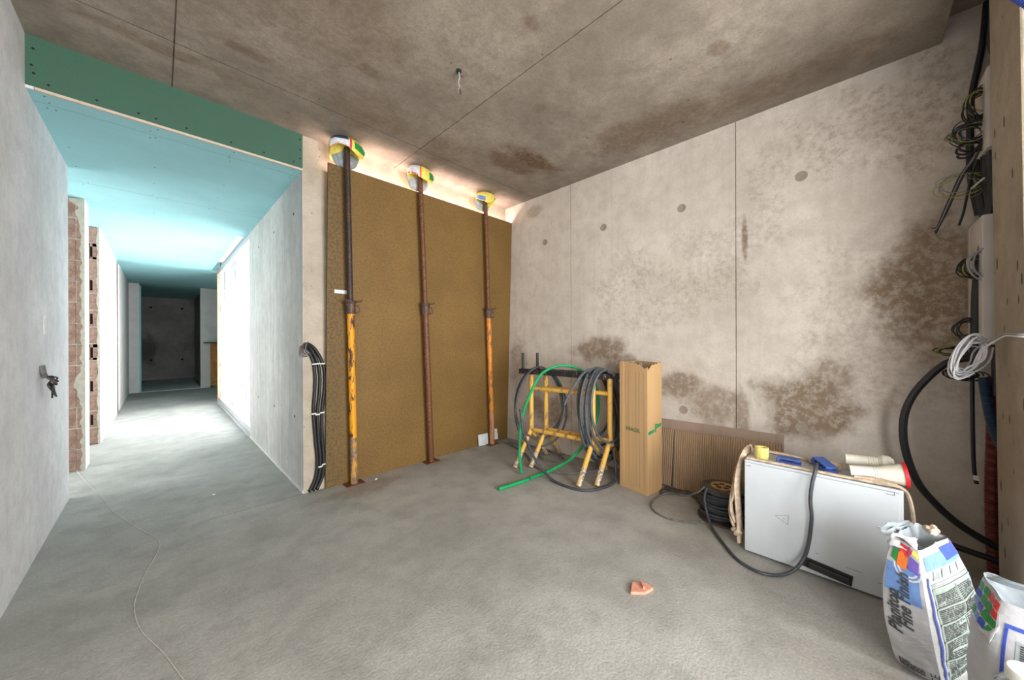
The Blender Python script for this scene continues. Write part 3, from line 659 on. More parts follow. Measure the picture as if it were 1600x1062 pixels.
# cable coil hanging on the near ends of the trestles
def cable(name, pts, r, mat, label, cat='cable', group=None, k=8, n=8):
    root = thing(name, tuple(Vector(pts[0])), label, cat, group) if False else None
    o = MB().tube(spline(pts, k), r, n).build(name, mat, None, True)
    return tag(o, label, cat, group)
def loops(center, dirv, spec, n=14, skew=0.0):
    """spec list of (half width, z top, z bottom, shift along normal)"""
    c = Vector(center); d = Vector(dirv).normalized(); nn = Vector((-d.y, d.x, 0)); out = []
    for li, (hw, zt, zb, sh) in enumerate(spec):
        nxt = spec[min(li + 1, len(spec) - 1)]
        for k in range(n):
            f = k / n; a = PI * 0.5 + 2 * PI * f
            H = hw + (nxt[0] - hw) * f; S = sh + (nxt[3] - sh) * f; T = zt + (nxt[1] - zt) * f; B_ = zb + (nxt[2] - zb) * f
            zz = (T + B_) / 2 + (T - B_) / 2 * math.sin(a)
            ww = H * (1.0 + 0.12 * math.sin(a * 1.0 + PI))
            p = c + d * (-math.cos(a) * ww + skew * (T - zz)) + nn * S; p.z = zz
            out.append(p)
    return out
lp = loops((2.735, 1.60, 0), (0.96, -0.28, 0), [(0.17, 0.945, 0.36, -0.06), (0.20, 0.95, 0.28, -0.03), (0.19, 0.955, 0.22, 0.0), (0.22, 0.96, 0.13, 0.025), (0.20, 0.95, 0.11, 0.05), (0.235, 0.965, 0.24, 0.075), (0.22, 0.955, 0.06, 0.095), (0.20, 0.95, 0.14, 0.12), (0.19, 0.94, 0.34, 0.14)], skew=0.10)
cable('coiled_cable', lp, 0.0115, 'grey_cable', 'thick grey cable coiled in many turns over the trestle ends beside the cardboard box', group='cables on the trestles', k=4)
st = [(2.45, 1.80, 0.66), (2.47, 1.77, 0.74), (2.52, 1.74, 0.83), (2.60, 1.70, 0.93), (2.70, 1.68, 0.955), (2.85, 1.64, 0.93), (2.92, 1.60, 0.80)]
cable('cable_end', st, 0.0115, 'grey_cable', 'short grey cable end poking out above the coil', group='cables on the trestles')
lp2 = loops((2.66, 2.27, 0), (0.75, -0.66, 0), [(0.275, 0.945, 0.16, -0.10), (0.22, 0.95, 0.20, -0.05), (0.24, 0.945, 0.28, -0.02)])
cable('looped_cable', lp2[:-6], 0.0105, 'dark_grey_cable', 'dark cable looped over the far trestle ends beside the board', group='cables on the trestles', k=5)
fr = [(2.35, 2.227, 0.577), (2.345, 2.205, 0.47), (2.34, 2.178, 0.363), (2.34, 2.043, 0.167), (2.365, 1.93, 0.05), (2.36, 1.80, 0.012), (2.377, 1.593, 0.012), (2.509, 1.495, 0.012), (2.70, 1.47, 0.02), (2.78, 1.50, 0.10), (2.80, 1.53, 0.25)]
cable('loose_cable', fr, 0.0115, 'dark_grey_cable', 'dark cable arching up then lying on the floor in front of the trestle', group='cables on the trestles')
cable('floor_cable', [(2.86, 3.06, 0.012), (2.84, 2.82, 0.012), (2.72, 2.50, 0.012), (2.62, 2.35, 0.012), (2.50, 2.13, 0.012), (2.55, 1.95, 0.012), (2.66, 1.81, 0.012), (2.85, 1.72, 0.012), (2.98, 1.82, 0.012)], 0.009, 'dusty_cable', 'dusty grey cable running on the floor under the trestles')
cable('floor_cable', [(2.90, 2.95, 0.012), (2.95, 2.75, 0.012), (2.98, 2.45, 0.012), (2.90, 2.15, 0.012), (2.75, 2.08, 0.03), (2.70, 2.25, 0.03), (2.85, 2.40, 0.012), (3.0, 2.2, 0.012)], 0.009, 'dusty_cable', 'dusty cable curled on the floor between trestles and stained wall')
hs = [(2.29, 2.157, 0.016), (2.325, 2.21, 0.11), (2.36, 2.246, 0.21), (2.42, 2.277, 0.463), (2.48, 2.207, 0.725), (2.56, 2.137, 0.90), (2.68, 2.01, 0.972), (2.82, 1.897, 0.935), (2.93, 1.791, 0.793), (2.96, 1.775, 0.546), (2.90, 1.809, 0.337), (2.80, 1.851, 0.215), (2.68, 1.911, 0.104), (2.54, 1.998, 0.03), (2.42, 2.02, 0.016), (2.265, 2.035, 0.016)]
cable('green_hose', hs, 0.0135, 'green_hose', 'bright green hose looped over the trestles with ends on the floor', 'hose')
t = tag(MB().tube([(1.925, 2.07, 0.0142), (2.08, 2.047, 0.0142), (2.235, 2.028, 0.0142)], 0.0142, 14).build('hose_offcut', 'green_hose', None, True), 'straight green hose offcut lying on the bare floor', 'hose')

# ------------------------------------------------------------------ cardboard box
def cardboard_box():
    P = [Vector((2.671, 1.171, 0)), Vector((2.717, 1.419, 0)), Vector((2.915, 1.385, 0)), Vector((2.866, 1.138, 0))]
    t = thing('cardboard_box', P[0], 'tall narrow open cardboard box marked FRAGIL beside the trestles', 'cardboard box')
    Q = [p - t.location for p in P]; H = [1.0, 1.03, 1.035, 1.03]
    def wall(i, j, name, cut=None):
        a, b = Q[i], Q[j]; d = (b - a); nrm = Vector((d.y, -d.x, 0)).normalized()
        c = sum(Q, Vector()) / 4
        if (c - (a + b) / 2).dot(nrm) < 0: nrm = -nrm
        n = 14; top = []
        for k in range(n + 1):
            f = k / n; z = H[i] + (H[j] - H[i]) * f
            if cut: z -= cut(f)
            top.append((a + d * f, z))
        poly = [a, b] + [Vector((p.x, p.y, z)) for p, z in reversed(top)]
        poly = [Vector((p.x, p.y, p.z)) for p in poly]
        return MB().prism(poly, nrm * 0.005).build(name, 'cardboard', t)
    wall(0, 1, 'side_panel', lambda f: 0.030 * max(0, 1 - abs(f - 0.12) / 0.18) + 0.004 * math.sin(f * 40) - 0.01)
    wall(0, 3, 'front_panel', lambda f: 0.035 * max(0, 1 - abs(f - 0.10) / 0.16) + 0.006 * math.sin(f * 31) - 0.005)
    wall(1, 2, 'back_panel'); wall(3, 2, 'side_panel')
    d = (Q[1] - Q[0]).normalized(); nrm = Vector((-d.y, d.x, 0)); nrm = nrm if nrm.x < 0 else -nrm
    # overlapping flap edge and vertical creases on the long side
    a = Q[0] + d * 0.218; MB().prism([a, Q[1] + d * 0.004, Q[1] + d * 0.004 + Vector((0, 0, 1.03)), a + Vector((0, 0, 1.035))], nrm * 0.006).build('lap_joint', 'cardboard', t)
    for k, f in enumerate((0.028, 0.07, 0.10, 0.168)):
        c = Q[0] + d * f + nrm * 0.0006 + Vector((0, 0, 0.50)); MB().obox(c, d * 0.0010, nrm * 0.0009, (0, 0, 0.46)).build('crease', 'cardboard_dull', t)
    # crumpled foil liner
    b = MB(); c = sum(Q, Vector()) / 4; n = 18; vs = []
    for j in range(n + 1):
        for i in range(n + 1):
            u, v = i / n * 2 - 1, j / n * 2 - 1
            e1 = (Q[1] - Q[0]) * 0.5 * 0.9; e2 = (Q[3] - Q[0]) * 0.5 * 0.9
            vs.append(c + e1 * u + e2 * v + Vector((0, 0, 0.985 + 0.05 * noise.noise((u * 2.3, v * 2.3, 4)) + 0.03 * u)))
    b.add(vs, [(j * (n + 1) + i, j * (n + 1) + i + 1, (j + 1) * (n + 1) + i + 1, (j + 1) * (n + 1) + i) for j in range(n) for i in range(n)])
    b.build('foil_liner', 'foil', t)
    return t, Q, d, nrm
boxt, BQ, bd, bn = cardboard_box()

def text_mesh(name, body, size, fn, mat, parent, shear=0.0, spacing=1.0, bold=0.0, subdiv=0.0):
    cu = bpy.data.curves.new('tmp_text', 'FONT'); cu.body = body; cu.size = size; cu.shear = shear; cu.space_character = spacing
    cu.offset = bold; cu.resolution_u = 3; cu.space_line = 0.9
    tmp = bpy.data.objects.new('tmp_text', cu); COL.objects.link(tmp)
    dg = bpy.context.evaluated_depsgraph_get(); dg.update()
    me = bpy.data.meshes.new_from_object(tmp.evaluated_get(dg)); me.name = name
    bpy.data.objects.remove(tmp); bpy.data.curves.remove(cu)
    bm = bmesh.new(); bm.from_mesh(me)
    if subdiv: bmesh.ops.subdivide_edges(bm, edges=[e for e in bm.edges if e.calc_length() > subdiv], cuts=2)
    bmesh.ops.triangulate(bm, faces=bm.faces)
    for v in bm.verts: v.co = fn(v.co.x, v.co.y)
    bm.to_mesh(me); bm.free(); me.materials.clear(); me.materials.append(M[mat])
    o = bpy.data.objects.new(name, me); COL.objects.link(o); o.parent = parent; return o
# lettering: reads from the far end to the near corner on the long side, and on the front side
text_mesh('stencil_text', 'FRAGIL', 0.042, lambda x, y: BQ[0] + bd * (0.197 - x) + bn * 0.0035 + Vector((0, 0, 0.478 + y)), 'ink_green_faded', boxt, bold=0.001)
fd = (BQ[3] - BQ[0]).normalized(); fn_ = Vector((fd.y, -fd.x, 0)); fn_ = fn_ if fn_.y < 0 else -fn_
text_mesh('stencil_text', 'P', 0.085, lambda x, y: BQ[0] + fd * (0.098 + x) + fn_ * 0.0035 + Vector((0, 0, 0.484 + y + 0.10 * x)), 'ink_green', boxt, bold=0.003)
for (f0, f1, z0) in ((0.015, 0.088, 0.470), (0.148, 0.188, 0.512)):
    a = BQ[0] + fd * f0 + fn_ * 0.0008 + Vector((0, 0, z0)); e = BQ[0] + fd * f1 + fn_ * 0.0008 + Vector((0, 0, z0 + 0.012))
    MB().prism([a, e, e + Vector((0, 0, 0.025)), a + Vector((0, 0, 0.025))], fn_ * 0.001).build('stencil_bar', 'ink_green', boxt)

# ------------------------------------------------------------------ boards leaning on the right wall
t = thing('kraft_sheet', (2.965, 0.8, 0), 'flat dull brown cardboard sheet leaning on the stained wall', 'cardboard sheet')
def slanted(y0, y1, xb, xt, zt0, zt1, th): return MB().add(
    [(xb, y0, 0), (xb, y1, 0), (xt, y1, zt1), (xt, y0, zt0), (xb - th, y0, 0), (xb - th, y1, 0), (xt - th, y1, zt1), (xt - th, y0, zt0)],
    [(0, 1, 2, 3), (4, 7, 6, 5), (0, 4, 5, 1), (1, 5, 6, 2), (2, 6, 7, 3), (3, 7, 4, 0)])
m = slanted(0.372, 1.38, 3.0, 3.045, 0.553, 0.538, 0.004); m.v = [L(p, t) for p in m.v]; m.build('sheet', 'cardboard_dull', t)
t = thing('corrugated_sheet', (2.95, 0.8, 0), 'ridged corrugated cardboard sheet with a torn left edge leaning behind the cable drum', 'cardboard sheet')
def corr(ya, yb, zta, ztb, name, tear=0.0):
    b = MB(); n = int(abs(yb - ya) / 0.002); vs = []
    for i in range(n + 1):
        f = i / n; y = ya + (yb - ya) * f; zt = zta + (ztb - zta) * f
        r = -0.006 * abs(math.sin(y * PI / 0.016))
        zb = 0.004
        if tear and f < tear: zb = 0.004
        vs += [(2.965 + r, y, zb), (2.965 + 0.045 * 0.5 + r, y, zt * 0.5), (3.010 + r, y, zt)]
    b.add([L(p, t) for p in vs], [(3 * i + k, 3 * i + 3 + k, 3 * i + 4 + k, 3 * i + 1 + k) for i in range(n) for k in (0, 1)])
    return b.build(name, 'cardboard_ridge', t, True)
corr(1.09, 0.378, 0.468, 0.497, 'ridged_face'); 
o = corr(1.36, 1.10, 0.452, 0.465, 'torn_strip'); o.rotation_euler = (0.02, 0, 0)
# dusty film on the floor
b = MB(); n = 24; vs = []
for j in range(9):
    for i in range(n + 1):
        y = 1.13 - 0.42 * i / n; x = 2.945 - 0.17 * (j / 8) * (0.6 + 0.4 * math.sin(i * 0.37 + 1)); vs.append((x, y, 0.012 + 0.014 * noise.noise((x * 22, y * 16, 0)) + 0.006 * noise.noise((x * 60, y * 60, 2))))
b.add(vs, [(j * (n + 1) + i, j * (n + 1) + i + 1, (j + 1) * (n + 1) + i + 1, (j + 1) * (n + 1) + i) for j in range(8) for i in range(n)])
o = b.build('plastic_film', 'film', None, True); md = o.modifiers.new('s', 'SOLIDIFY'); md.thickness = 0.002
tag(o, 'crumpled dusty black plastic film on the floor by the corrugated sheet', 'film')

# ------------------------------------------------------------------ cable drum
DC = Vector((2.70, 0.665, 0))
t = thing('cable_drum', DC, 'cable drum wound with black cable behind the white cabinet', 'cable drum')
MB().lathe((0, 0, 0), (0, 0, 1), [(0.0, 0.05), (0.0, 0.15), (0.012, 0.15), (0.012, 0.05)], 36).build('lower_flange', 'cable_drum', t, True)
MB().lathe((0, 0, 0.012), (0, 0, 1), [(0, 0.075), (0.19, 0.075)], 24).build('core', 'cable_drum', t, True)
fl = MB().lathe((0, 0, 0.20), (0, 0, 1), [(0, 0.05), (0, 0.128), (0.012, 0.128), (0.014, 0.12), (0.014, 0.05)], 36).build('upper_flange', 'cable_drum', t, True)
hb = MB().lathe((0, 0, 0.212), (0, 0, 1), [(0, 0.070), (0.010, 0.070), (0.010, 0.062), (0.004, 0.060), (0.004, 0.012), (0.012, 0.010)], 30).build('hub', 'drum_hub', fl, True)
for k in range(5):
    a = k * 2 * PI / 5 + 0.3
    MB().lathe((0.037 * math.cos(a), 0.037 * math.sin(a), 0.2162), (0, 0, 1), [(0, 0.017), (0.0012, 0.017), (0.0012, 0.002)], 14).build('hub_hole', 'dark', hb)
wp = []
for row in range(11):
    for k in range(24):
        a = 2 * PI * k / 24; r = 0.122 + 0.010 * math.sin(row * 1.9) + 0.004 * noise.noise((math.cos(a), math.sin(a), row)); z = 0.026 + (row + k / 24) * 0.0165 + 0.006 * math.sin(a * 2 + row)
        wp.append((r * math.cos(a), r * math.sin(a), z))
MB().tube(wp, 0.0095, 8).build('cable_winding', 'dark_grey_cable', t, True)
MB().lathe((0, 0, 0.014), (0, 0, 1), [(0, 0.112), (0.185, 0.112)], 24).build('inner_winding', 'black_cable', t, True)
# drum cable: over the cabinet front, round on the floor, back to the drum
dc = [(2.47, 0.16, 0.552), (2.42, 0.16, 0.560), (2.352, 0.160, 0.548), (2.335, 0.172, 0.48), (2.328, 0.178, 0.40), (2.33, 0.174, 0.297), (2.33, 0.192, 0.14), (2.30, 0.225, 0.055), (2.262, 0.27, 0.014), (2.205, 0.325, 0.010), (2.19, 0.395, 0.010), (2.237, 0.485, 0.010), (2.36, 0.585, 0.012), (2.48, 0.67, 0.02), (2.545, 0.715, 0.07), (2.56, 0.735, 0.16), (2.58, 0.725, 0.225)]
cable('drum_cable', dc, 0.0085, 'dark_grey_cable', 'dark cable hanging over the white cabinet front and sweeping across the floor')
gc = [(2.575, 0.742, 0.226), (2.60, 0.80, 0.16), (2.72, 0.93, 0.06), (2.80, 1.02, 0.03), (2.78, 1.09, 0.008), (2.60, 1.10, 0.008), (2.476, 1.048, 0.008), (2.422, 0.937, 0.008), (2.466, 0.809, 0.008), (2.535, 0.735, 0.012)]
cable('drum_cable', gc, 0.005, 'dusty_cable', 'thin dusty cable looped on the floor between cardboard box and drum')

# ------------------------------------------------------------------ white cabinet
CX0, CX1, CY0, CY1, CZ = 2.36, 2.60, -0.142, 0.473, 0.527
t = thing('metal_cabinet', (CX0, 0.17, 0), 'white steel electrical cabinet lying on its side on the floor', 'cabinet')
m = MB().box(CX0 + 0.016, CX1, CY0, CY1, 0.006, CZ); m.v = [L(p, t) for p in m.v]; m.build('body', 'cabinet', t, bevel=0.006)
m = MB().box(CX0, CX0 + 0.013, CY0 + 0.012, CY1 - 0.005, 0.014, CZ - 0.012); m.v = [L(p, t) for p in m.v]; door = m.build('door', 'cabinet', t, bevel=0.003)
def pb_box(mat, name, par, *a, bevel=0.0):
    m = MB().box(*a); m.v = [L(p, t) for p in m.v]; return m.build(name, mat, par, bevel=bevel)
# recessed lever handle (runs slightly askew along the door)
y0, z0, y1, z1 = 0.208, 0.066, 0.028, 0.046
c = Vector((CX0 - 0.003, (y0 + y1) / 2, (z0 + z1) / 2)); d = Vector((0, y1 - y0, z1 - z0)) * 0.5; up = Vector((0, -(d.z), d.y)).normalized() * -1
hp = MB().obox(L(c, t), d * 1.03, (0.003, 0, 0), up * 0.026).build('handle_plate', 'black_plastic', door, bevel=0.002)
MB().obox(L(c + Vector((-0.012, -0.006, -0.002)), t), d * 0.85, (0.009, 0, 0), up * 0.016).build('lever', 'black_plastic', door, bevel=0.004)
# warning triangle outline
tri = [Vector((CX0 - 0.0004, 0.330, 0.258)), Vector((CX0 - 0.0004, 0.268, 0.282)), Vector((CX0 - 0.0004, 0.272, 0.226))]
ce = sum(tri, Vector()) / 3; m = MB()
for k in range(3):
    a, b2 = tri[k], tri[(k + 1) % 3]; ai, bi = ce + (a - ce) * 0.84, ce + (b2 - ce) * 0.84
    m.add([L(a, t), L(b2, t), L(bi, t), L(ai, t)], [(0, 1, 2, 3)])
m.build('warning_triangle', 'ink_pale', door)
text_mesh('warning_sign', 'E', 0.016, lambda x, y: Vector(L((CX0 - 0.0005, 0.296 - y, 0.250 + x), t)), 'ink_pale', door)
for (ya, za, w_, h_) in ((0.462, 0.498, 0.02, 0.008), (-0.085, 0.505, 0.028, 0.014)):
    pb_box('ink_grey', 'door_notch', door, CX0 - 0.0007, CX0, ya - w_, ya, za - 0.002, za)
    pb_box('ink_grey', 'door_notch', door, CX0 - 0.0007, CX0, ya - w_, ya - w_ + 0.002, za, za + h_)
for k in range(3): pb_box('ink_pale', 'scuff_mark', door, CX0 - 0.0006, CX0, 0.15 - 0.16 * k, 0.16 - 0.11 * k, 0.123 - 0.022 * k, 0.1262 - 0.022 * k)
# jute straps wrapped round the cabinet
t2 = thing('jute_strap', (CX0 + 0.06, CY1 + 0.03, 0), 'beige jute strap tied round the white cabinet with a hanging knot', 'strap')
def strap(pts, r, flat, up): return MB().tube(LL(spline(pts, 8), t2), r, 8, flat, up).build('strand', 'jute', t2, True)
strap([(2.385, 0.46, 0.535), (2.383, 0.30, 0.537), (2.384, 0.10, 0.537), (2.388, -0.05, 0.538), (2.395, -0.135, 0.534), (2.40, -0.165, 0.47), (2.41, -0.18, 0.30), (2.42, -0.20, 0.10)], 0.016, 0.45, (0, 0, 1))
strap([(2.575, 0.47, 0.540), (2.572, 0.35, 0.545), (2.575, 0.20, 0.540), (2.570, 0.06, 0.546), (2.56, 0.0, 0.540)], 0.014, 0.6, (0, 0, 1))
strap([(2.40, 0.02, 0.542), (2.405, -0.03, 0.548), (2.395, -0.08, 0.545), (2.40, -0.12, 0.541)], 0.018, 0.6, (0, 0, 1))
strap([(2.56, 0.475, 0.545), (2.48, 0.49, 0.535), (2.42, 0.505, 0.47), (2.40, 0.515, 0.36), (2.405, 0.51, 0.24), (2.415, 0.505, 0.12), (2.42, 0.505, 0.02)], 0.030, 0.4, (0, 1, 0))
strap([(2.47, 0.485, 0.53), (2.44, 0.52, 0.45), (2.415, 0.535, 0.34), (2.40, 0.545, 0.26), (2.395, 0.54, 0.19), (2.41, 0.525, 0.14)], 0.020, 0.5, (0, 1, 0))
strap([(2.43, 0.50, 0.50), (2.40, 0.52, 0.40), (2.39, 0.53, 0.30), (2.40, 0.55, 0.22), (2.405, 0.545, 0.15), (2.40, 0.53, 0.11)], 0.014, 0.6, (0, 1, 0))
kn = MB(); bmk = bmesh.new(); bmesh.ops.create_icosphere(bmk, subdivisions=3, radius=0.026)
vs = [v.co * (1 + 0.5 * noise.noise(v.co * 60)) + Vector(L((2.405, 0.515, 0.085), t2)) for v in bmk.verts]; fs = [[v.index for v in f.verts] for f in bmk.faces]; bmk.free()
kn.add(vs, fs).build('knot', 'jute', t2, True)

# things on the cabinet
def on_cab(p): return p
t = thing('tape_roll', (2.47, 0.405, CZ + 0.001), 'small yellow tape roll standing on the cabinet corner', 'tape')
MB().lathe((0, 0, 0), (0, 0, 1), [(0, 0.020), (0, 0.034), (0.062, 0.034), (0.062, 0.020), (0, 0.020)], 28).build('tape', 'tape_yellow', t, True)
m = MB().box(-0.036, -0.0345, -0.03, 0.0, 0.004, 0.058); m.build('loose_end', 'tape_yellow', t)
def blue_clamp(loc, rz, label, tilt):
    t = thing('plastic_spacer', loc, label, 'plastic part', 'blue plastic parts on the cabinet')
    R_ = Matrix.Rotation(rz, 4, 'Z') @ Matrix.Rotation(tilt, 4, 'X')
    def bx(name, *a, bev=0.002):
        m = MB().box(*a); m.v = [tuple(R_ @ Vector(p)) for p in m.v]; return m.build(name, 'clamp_blue', t, bevel=bev)
    bx('base', -0.03, 0.03, -0.055, 0.055, 0.002, 0.012)
    bx('upper_jaw', -0.028, 0.028, -0.05, 0.05, 0.024, 0.032)
    bx('hinge', -0.028, 0.028, 0.038, 0.052, 0.012, 0.024)
    bx('spring_block', -0.01, 0.01, -0.04, -0.02, 0.012, 0.024)
    return t
blue_clamp((2.46, 0.28, CZ + 0.001), 0.08, 'flat blue plastic part on the cabinet next to the yellow tape', 0.0)
blue_clamp((2.475, 0.135, CZ + 0.012), -0.9, 'tilted blue plastic part on the cabinet beneath the draped cable', 0.25)
def pvc(p0, d, label, red, prof):
    t = thing('pvc_fitting', p0, label, 'pipe fitting', 'ivory pipe fittings on the cabinet')
    MB().lathe((0, 0, 0), d, prof, 28).build('pipe', 'pvc', t, True)
    dv = Vector(d).normalized(); e = prof[-1]
    if red: MB().lathe(dv * (e[0] - 0.004), d, [(0, e[1]), (0.0, e[1] + 0.005), (0.012, e[1] + 0.006), (0.012, e[1] - 0.006)], 28).build('gasket', 'red_rim', t, True)
    for k in range(4): MB().lathe(dv * (0.085 + 0.009 * k), d, [(0, prof[1][1] + 0.000), (0.001, prof[1][1] + 0.0022), (0.0035, prof[1][1] + 0.0022), (0.0045, prof[1][1])], 24).build('rib', 'pvc', t, True)
    return t
pvc((2.425, 0.035, CZ + 0.034), (0.12, -1, 0.12), 'ivory pipe fitting with a red rimmed socket on the cabinet end', True, [(0, 0.027), (0.001, 0.029), (0.10, 0.029), (0.125, 0.038), (0.155, 0.043), (0.185, 0.052)])
pvc((2.545, 0.055, CZ + 0.060), (0.1, -1, 0.03), 'plain ivory pipe fitting lying behind the red rimmed one', False, [(0, 0.026), (0.001, 0.028), (0.12, 0.028), (0.135, 0.042), (0.16, 0.042), (0.175, 0.03)])
cable('wooden_rod', [(2.545, 0.20, CZ + 0.018), (2.52, 0.10, CZ + 0.018), (2.50, 0.07, CZ + 0.018)], 0.014, 'jute', 'short beige rod lying behind the blue part on the cabinet', 'rod')

# ------------------------------------------------------------------ plaster sacks
class Sack:
    def __init__(s, tbl, H, bul, seed): s.t = tbl; s.H = H; s.bul = bul; s.seed = seed
    def corner(s, i, v):
        a, b, c = [Vector((p[0], p[1], 0)) for p in s.t[i]]
        return a * (2 * (v - 0.5) * (v - 1)) + b * (4 * v * (1 - v)) + c * (2 * v * (v - 0.5))
    def pt(s, q, v, off=0.0):
        i = int(q) % 4; f = q - int(q)
        A, B = s.corner(i, v), s.corner((i + 1) % 4, v); d = B - A
        nrm = Vector((d.y, -d.x, 0)).normalized()
        cen = sum((s.corner(k, v) for k in range(4)), Vector()) / 4
        if (cen - (A + B) / 2).dot(nrm) > 0: nrm = -nrm
        pr = math.sin(PI * min(1, 0.12 + v * 0.95)) ** 0.7
        p = A + d * f + nrm * (s.bul[i] * math.sin(PI * f) ** 0.8 * pr)
        e = min(f, 1 - f)
        if e < 0.08: p = p + (cen - p) * (0.05 * (1 - e / 0.08) ** 2)
        if v < 0.06: p = p + (cen - p) * (0.10 * (1 - v / 0.06) ** 2)
        z = s.H[i] * (1 - f) + s.H[(i + 1) % 4] * f
        wv = 0.006 * noise.noise((q * 2.2 + s.seed, v * 9, 0.3)) + 0.003 * noise.noise((q * 5, v * 26, s.seed)) * (1.2 - v)
        p = p + nrm * (off + wv); p.z = z * v
        return p
    def build(s, name, label, group):
        base = s.pt(0, 0); t = thing(name, (base.x, base.y, 0), label, 'plaster sack', group); s.root = t
        nq, nv = 64, 30; b = MB()
        vs = [s.pt(4 * i / nq, j / nv) - t.location for j in range(nv + 1) for i in range(nq)]
        fs = [(j * nq + i, j * nq + (i + 1) % nq, (j + 1) * nq + (i + 1) % nq, (j + 1) * nq + i) for j in range(nv) for i in range(nq)]
        fs.append(tuple(range(nq)))
        s.body = b.add(vs, fs).build('sack_body', 'bag', t, True)
        # folded-in mouth
        rim = vs[nv * nq:]; cen = sum(rim, Vector()) / nq; b = MB(); vv = []; K = 7
        for k in range(K + 1):
            f = k / K
            for p in rim:
                q = p.lerp(cen, f * 0.97); q = Vector((q.x, q.y, p.z * (1 - f) + cen.z * f - 0.055 * math.sin(PI * 0.5 * min(1, f * 1.6)) + 0.02 * noise.noise(q * 20))); vv.append(q)
        b.add(vv, [(k * nq + i, k * nq + (i + 1) % nq, (k + 1) * nq + (i + 1) % nq, (k + 1) * nq + i) for k in range(K) for i in range(nq)])
        b.build('sack_mouth', 'bag_grey', t, True)
        return t
    def patch(s, name, mat, q0, q1, v0, v1, n1=10, n2=10, off=0.0012, sk=0.0):
        b = MB(); vs = [s.pt(q0 + (q1 - q0) * i / n1, min(1, v0 + (v1 - v0) * j / n2 + sk * i / n1), off) - s.root.location for j in range(n2 + 1) for i in range(n1 + 1)]
        b.add(vs, [(j * (n1 + 1) + i, j * (n1 + 1) + i + 1, (j + 1) * (n1 + 1) + i + 1, (j + 1) * (n1 + 1) + i) for j in range(n2) for i in range(n1)])
        return b.build(name, mat, s.body, True)
    def poly(s, name, mat, pts, off=0.0016):
        c = (sum(p[0] for p in pts) / len(pts), sum(p[1] for p in pts) / len(pts)); b = MB(); n = len(pts)
        R3 = []
        for f in (1.0, 0.66, 0.33): R3 += [s.pt(c[0] + (p[0] - c[0]) * f, min(1, c[1] + (p[1] - c[1]) * f), off) - s.root.location for p in pts]
        R3.append(s.pt(c[0], min(1, c[1]), off) - s.root.location)
        fs = [(r * n + i, r * n + (i + 1) % n, (r + 1) * n + (i + 1) % n, (r + 1) * n + i) for r in (0, 1) for i in range(n)] + [(2 * n + i, 2 * n + (i + 1) % n, 3 * n) for i in range(n)]
        return b.add(R3, fs).build(name, mat, s.body, True)
    def lines(s, name, mat, q0, q1, v0, v1, nrow, off=0.0022, words=True):
        b = MB()
        for r in range(nrow):
            v = v0 + (v1 - v0) * (r + 0.5) / nrow; hh = (v1 - v0) / nrow * 0.33; q = q0
            while q < q1 - 0.005:
                wl = min(random.uniform(0.03, 0.11), q1 - q)
                k = 3; vs = []
                for i in range(k + 1):
                    for dv in (-hh, hh): vs.append(s.pt(q + wl * i / k, v + dv, off) - s.root.location)
                b.add(vs, [(2 * i, 2 * i + 2, 2 * i + 3, 2 * i + 1) for i in range(k)])
                q += wl + 0.014
                if random.random() < 0.04: break
        return stuff(b.build(name, mat, s.body))
# corner order A (far left), B (near crease), C (far right), D
s1 = Sack([((1.935, -0.095), (1.935, -0.055), (1.945, -0.085)), ((1.912, -0.212), (1.903, -0.180), (1.905, -0.152)), ((2.215, -0.335), (2.245, -0.327), (2.165, -0.245)), ((2.24, -0.20), (2.27, -0.185), (2.19, -0.165))],
          [0.475, 0.462, 0.445, 0.455], [0.012, 0.014, 0.012, 0.01], 1.0)
s1.build('plaster_sack', 'white plaster sack with Fine Finish lettering standing before the cabinet', 'plaster sacks by the pillar')
# narrow side: q in 0..1 from A to B ; wide face: q in 1..2
s1.patch('blue_print', 'ink_sky', 0.10, 0.86, 0.60, 0.82)
s1.patch('blue_print', 'ink_sky', 0.30, 0.86, 0.56, 0.61, off=0.0014)
for k, (r0, m_) in enumerate(((0.30, 'ink_white'), (0.26, 'ink_sky'), (0.22, 'ink_white'), (0.18, 'ink_sky'))):
    s1.poly('ring_print', m_, [(0.62 + r0 * 1.2 * math.cos(a), 0.83 + r0 * 0.34 * math.sin(a)) for a in [PI + PI * i / 8 for i in range(9)]], 0.0018 + 0.0004 * k)
for m_, pts in (('ink_leaf', [(0.18, 0.86), (0.32, 0.84), (0.36, 0.95), (0.2, 0.96)]), ('ink_orange', [(0.34, 0.82), (0.58, 0.80), (0.62, 0.90), (0.46, 0.94), (0.36, 0.92)]),
                ('ink_red', [(0.36, 0.94), (0.60, 0.89), (0.58, 0.99), (0.38, 0.995)]), ('ink_magenta', [(0.62, 0.90), (0.74, 0.95), (0.70, 0.995), (0.6, 0.99)]),
                ('ink_purple', [(0.62, 0.82), (0.88, 0.80), (0.92, 0.90), (0.70, 0.93)]), ('ink_yellow', [(0.74, 0.95), (0.93, 0.92), (0.94, 0.97), (0.80, 0.99)])):
    s1.poly('colour_patch', m_, pts, 0.0036)
def txt1(x, y): return s1.pt(min(0.98, max(0.02, 0.40 - y / 0.125)), 0.30 + x / 0.47, 0.005) - s1.root.location
def txt1b(x, y): return s1.pt(min(0.98, max(0.02, 0.63 - y / 0.125)), 0.36 + x / 0.47, 0.005) - s1.root.location
text_mesh('lettering', 'Planitop', 0.046, txt1, 'ink_grey', s1.body, shear=0.25, bold=0.0012, subdiv=0.02)
text_mesh('lettering', 'Fine Finish', 0.046, txt1b, 'ink_grey', s1.body, shear=0.25, bold=0.0012, subdiv=0.02)
s1.patch('blue_line', 'ink_blue', 1.03, 1.055, 0.02, 0.80, 2, 24, 0.002)
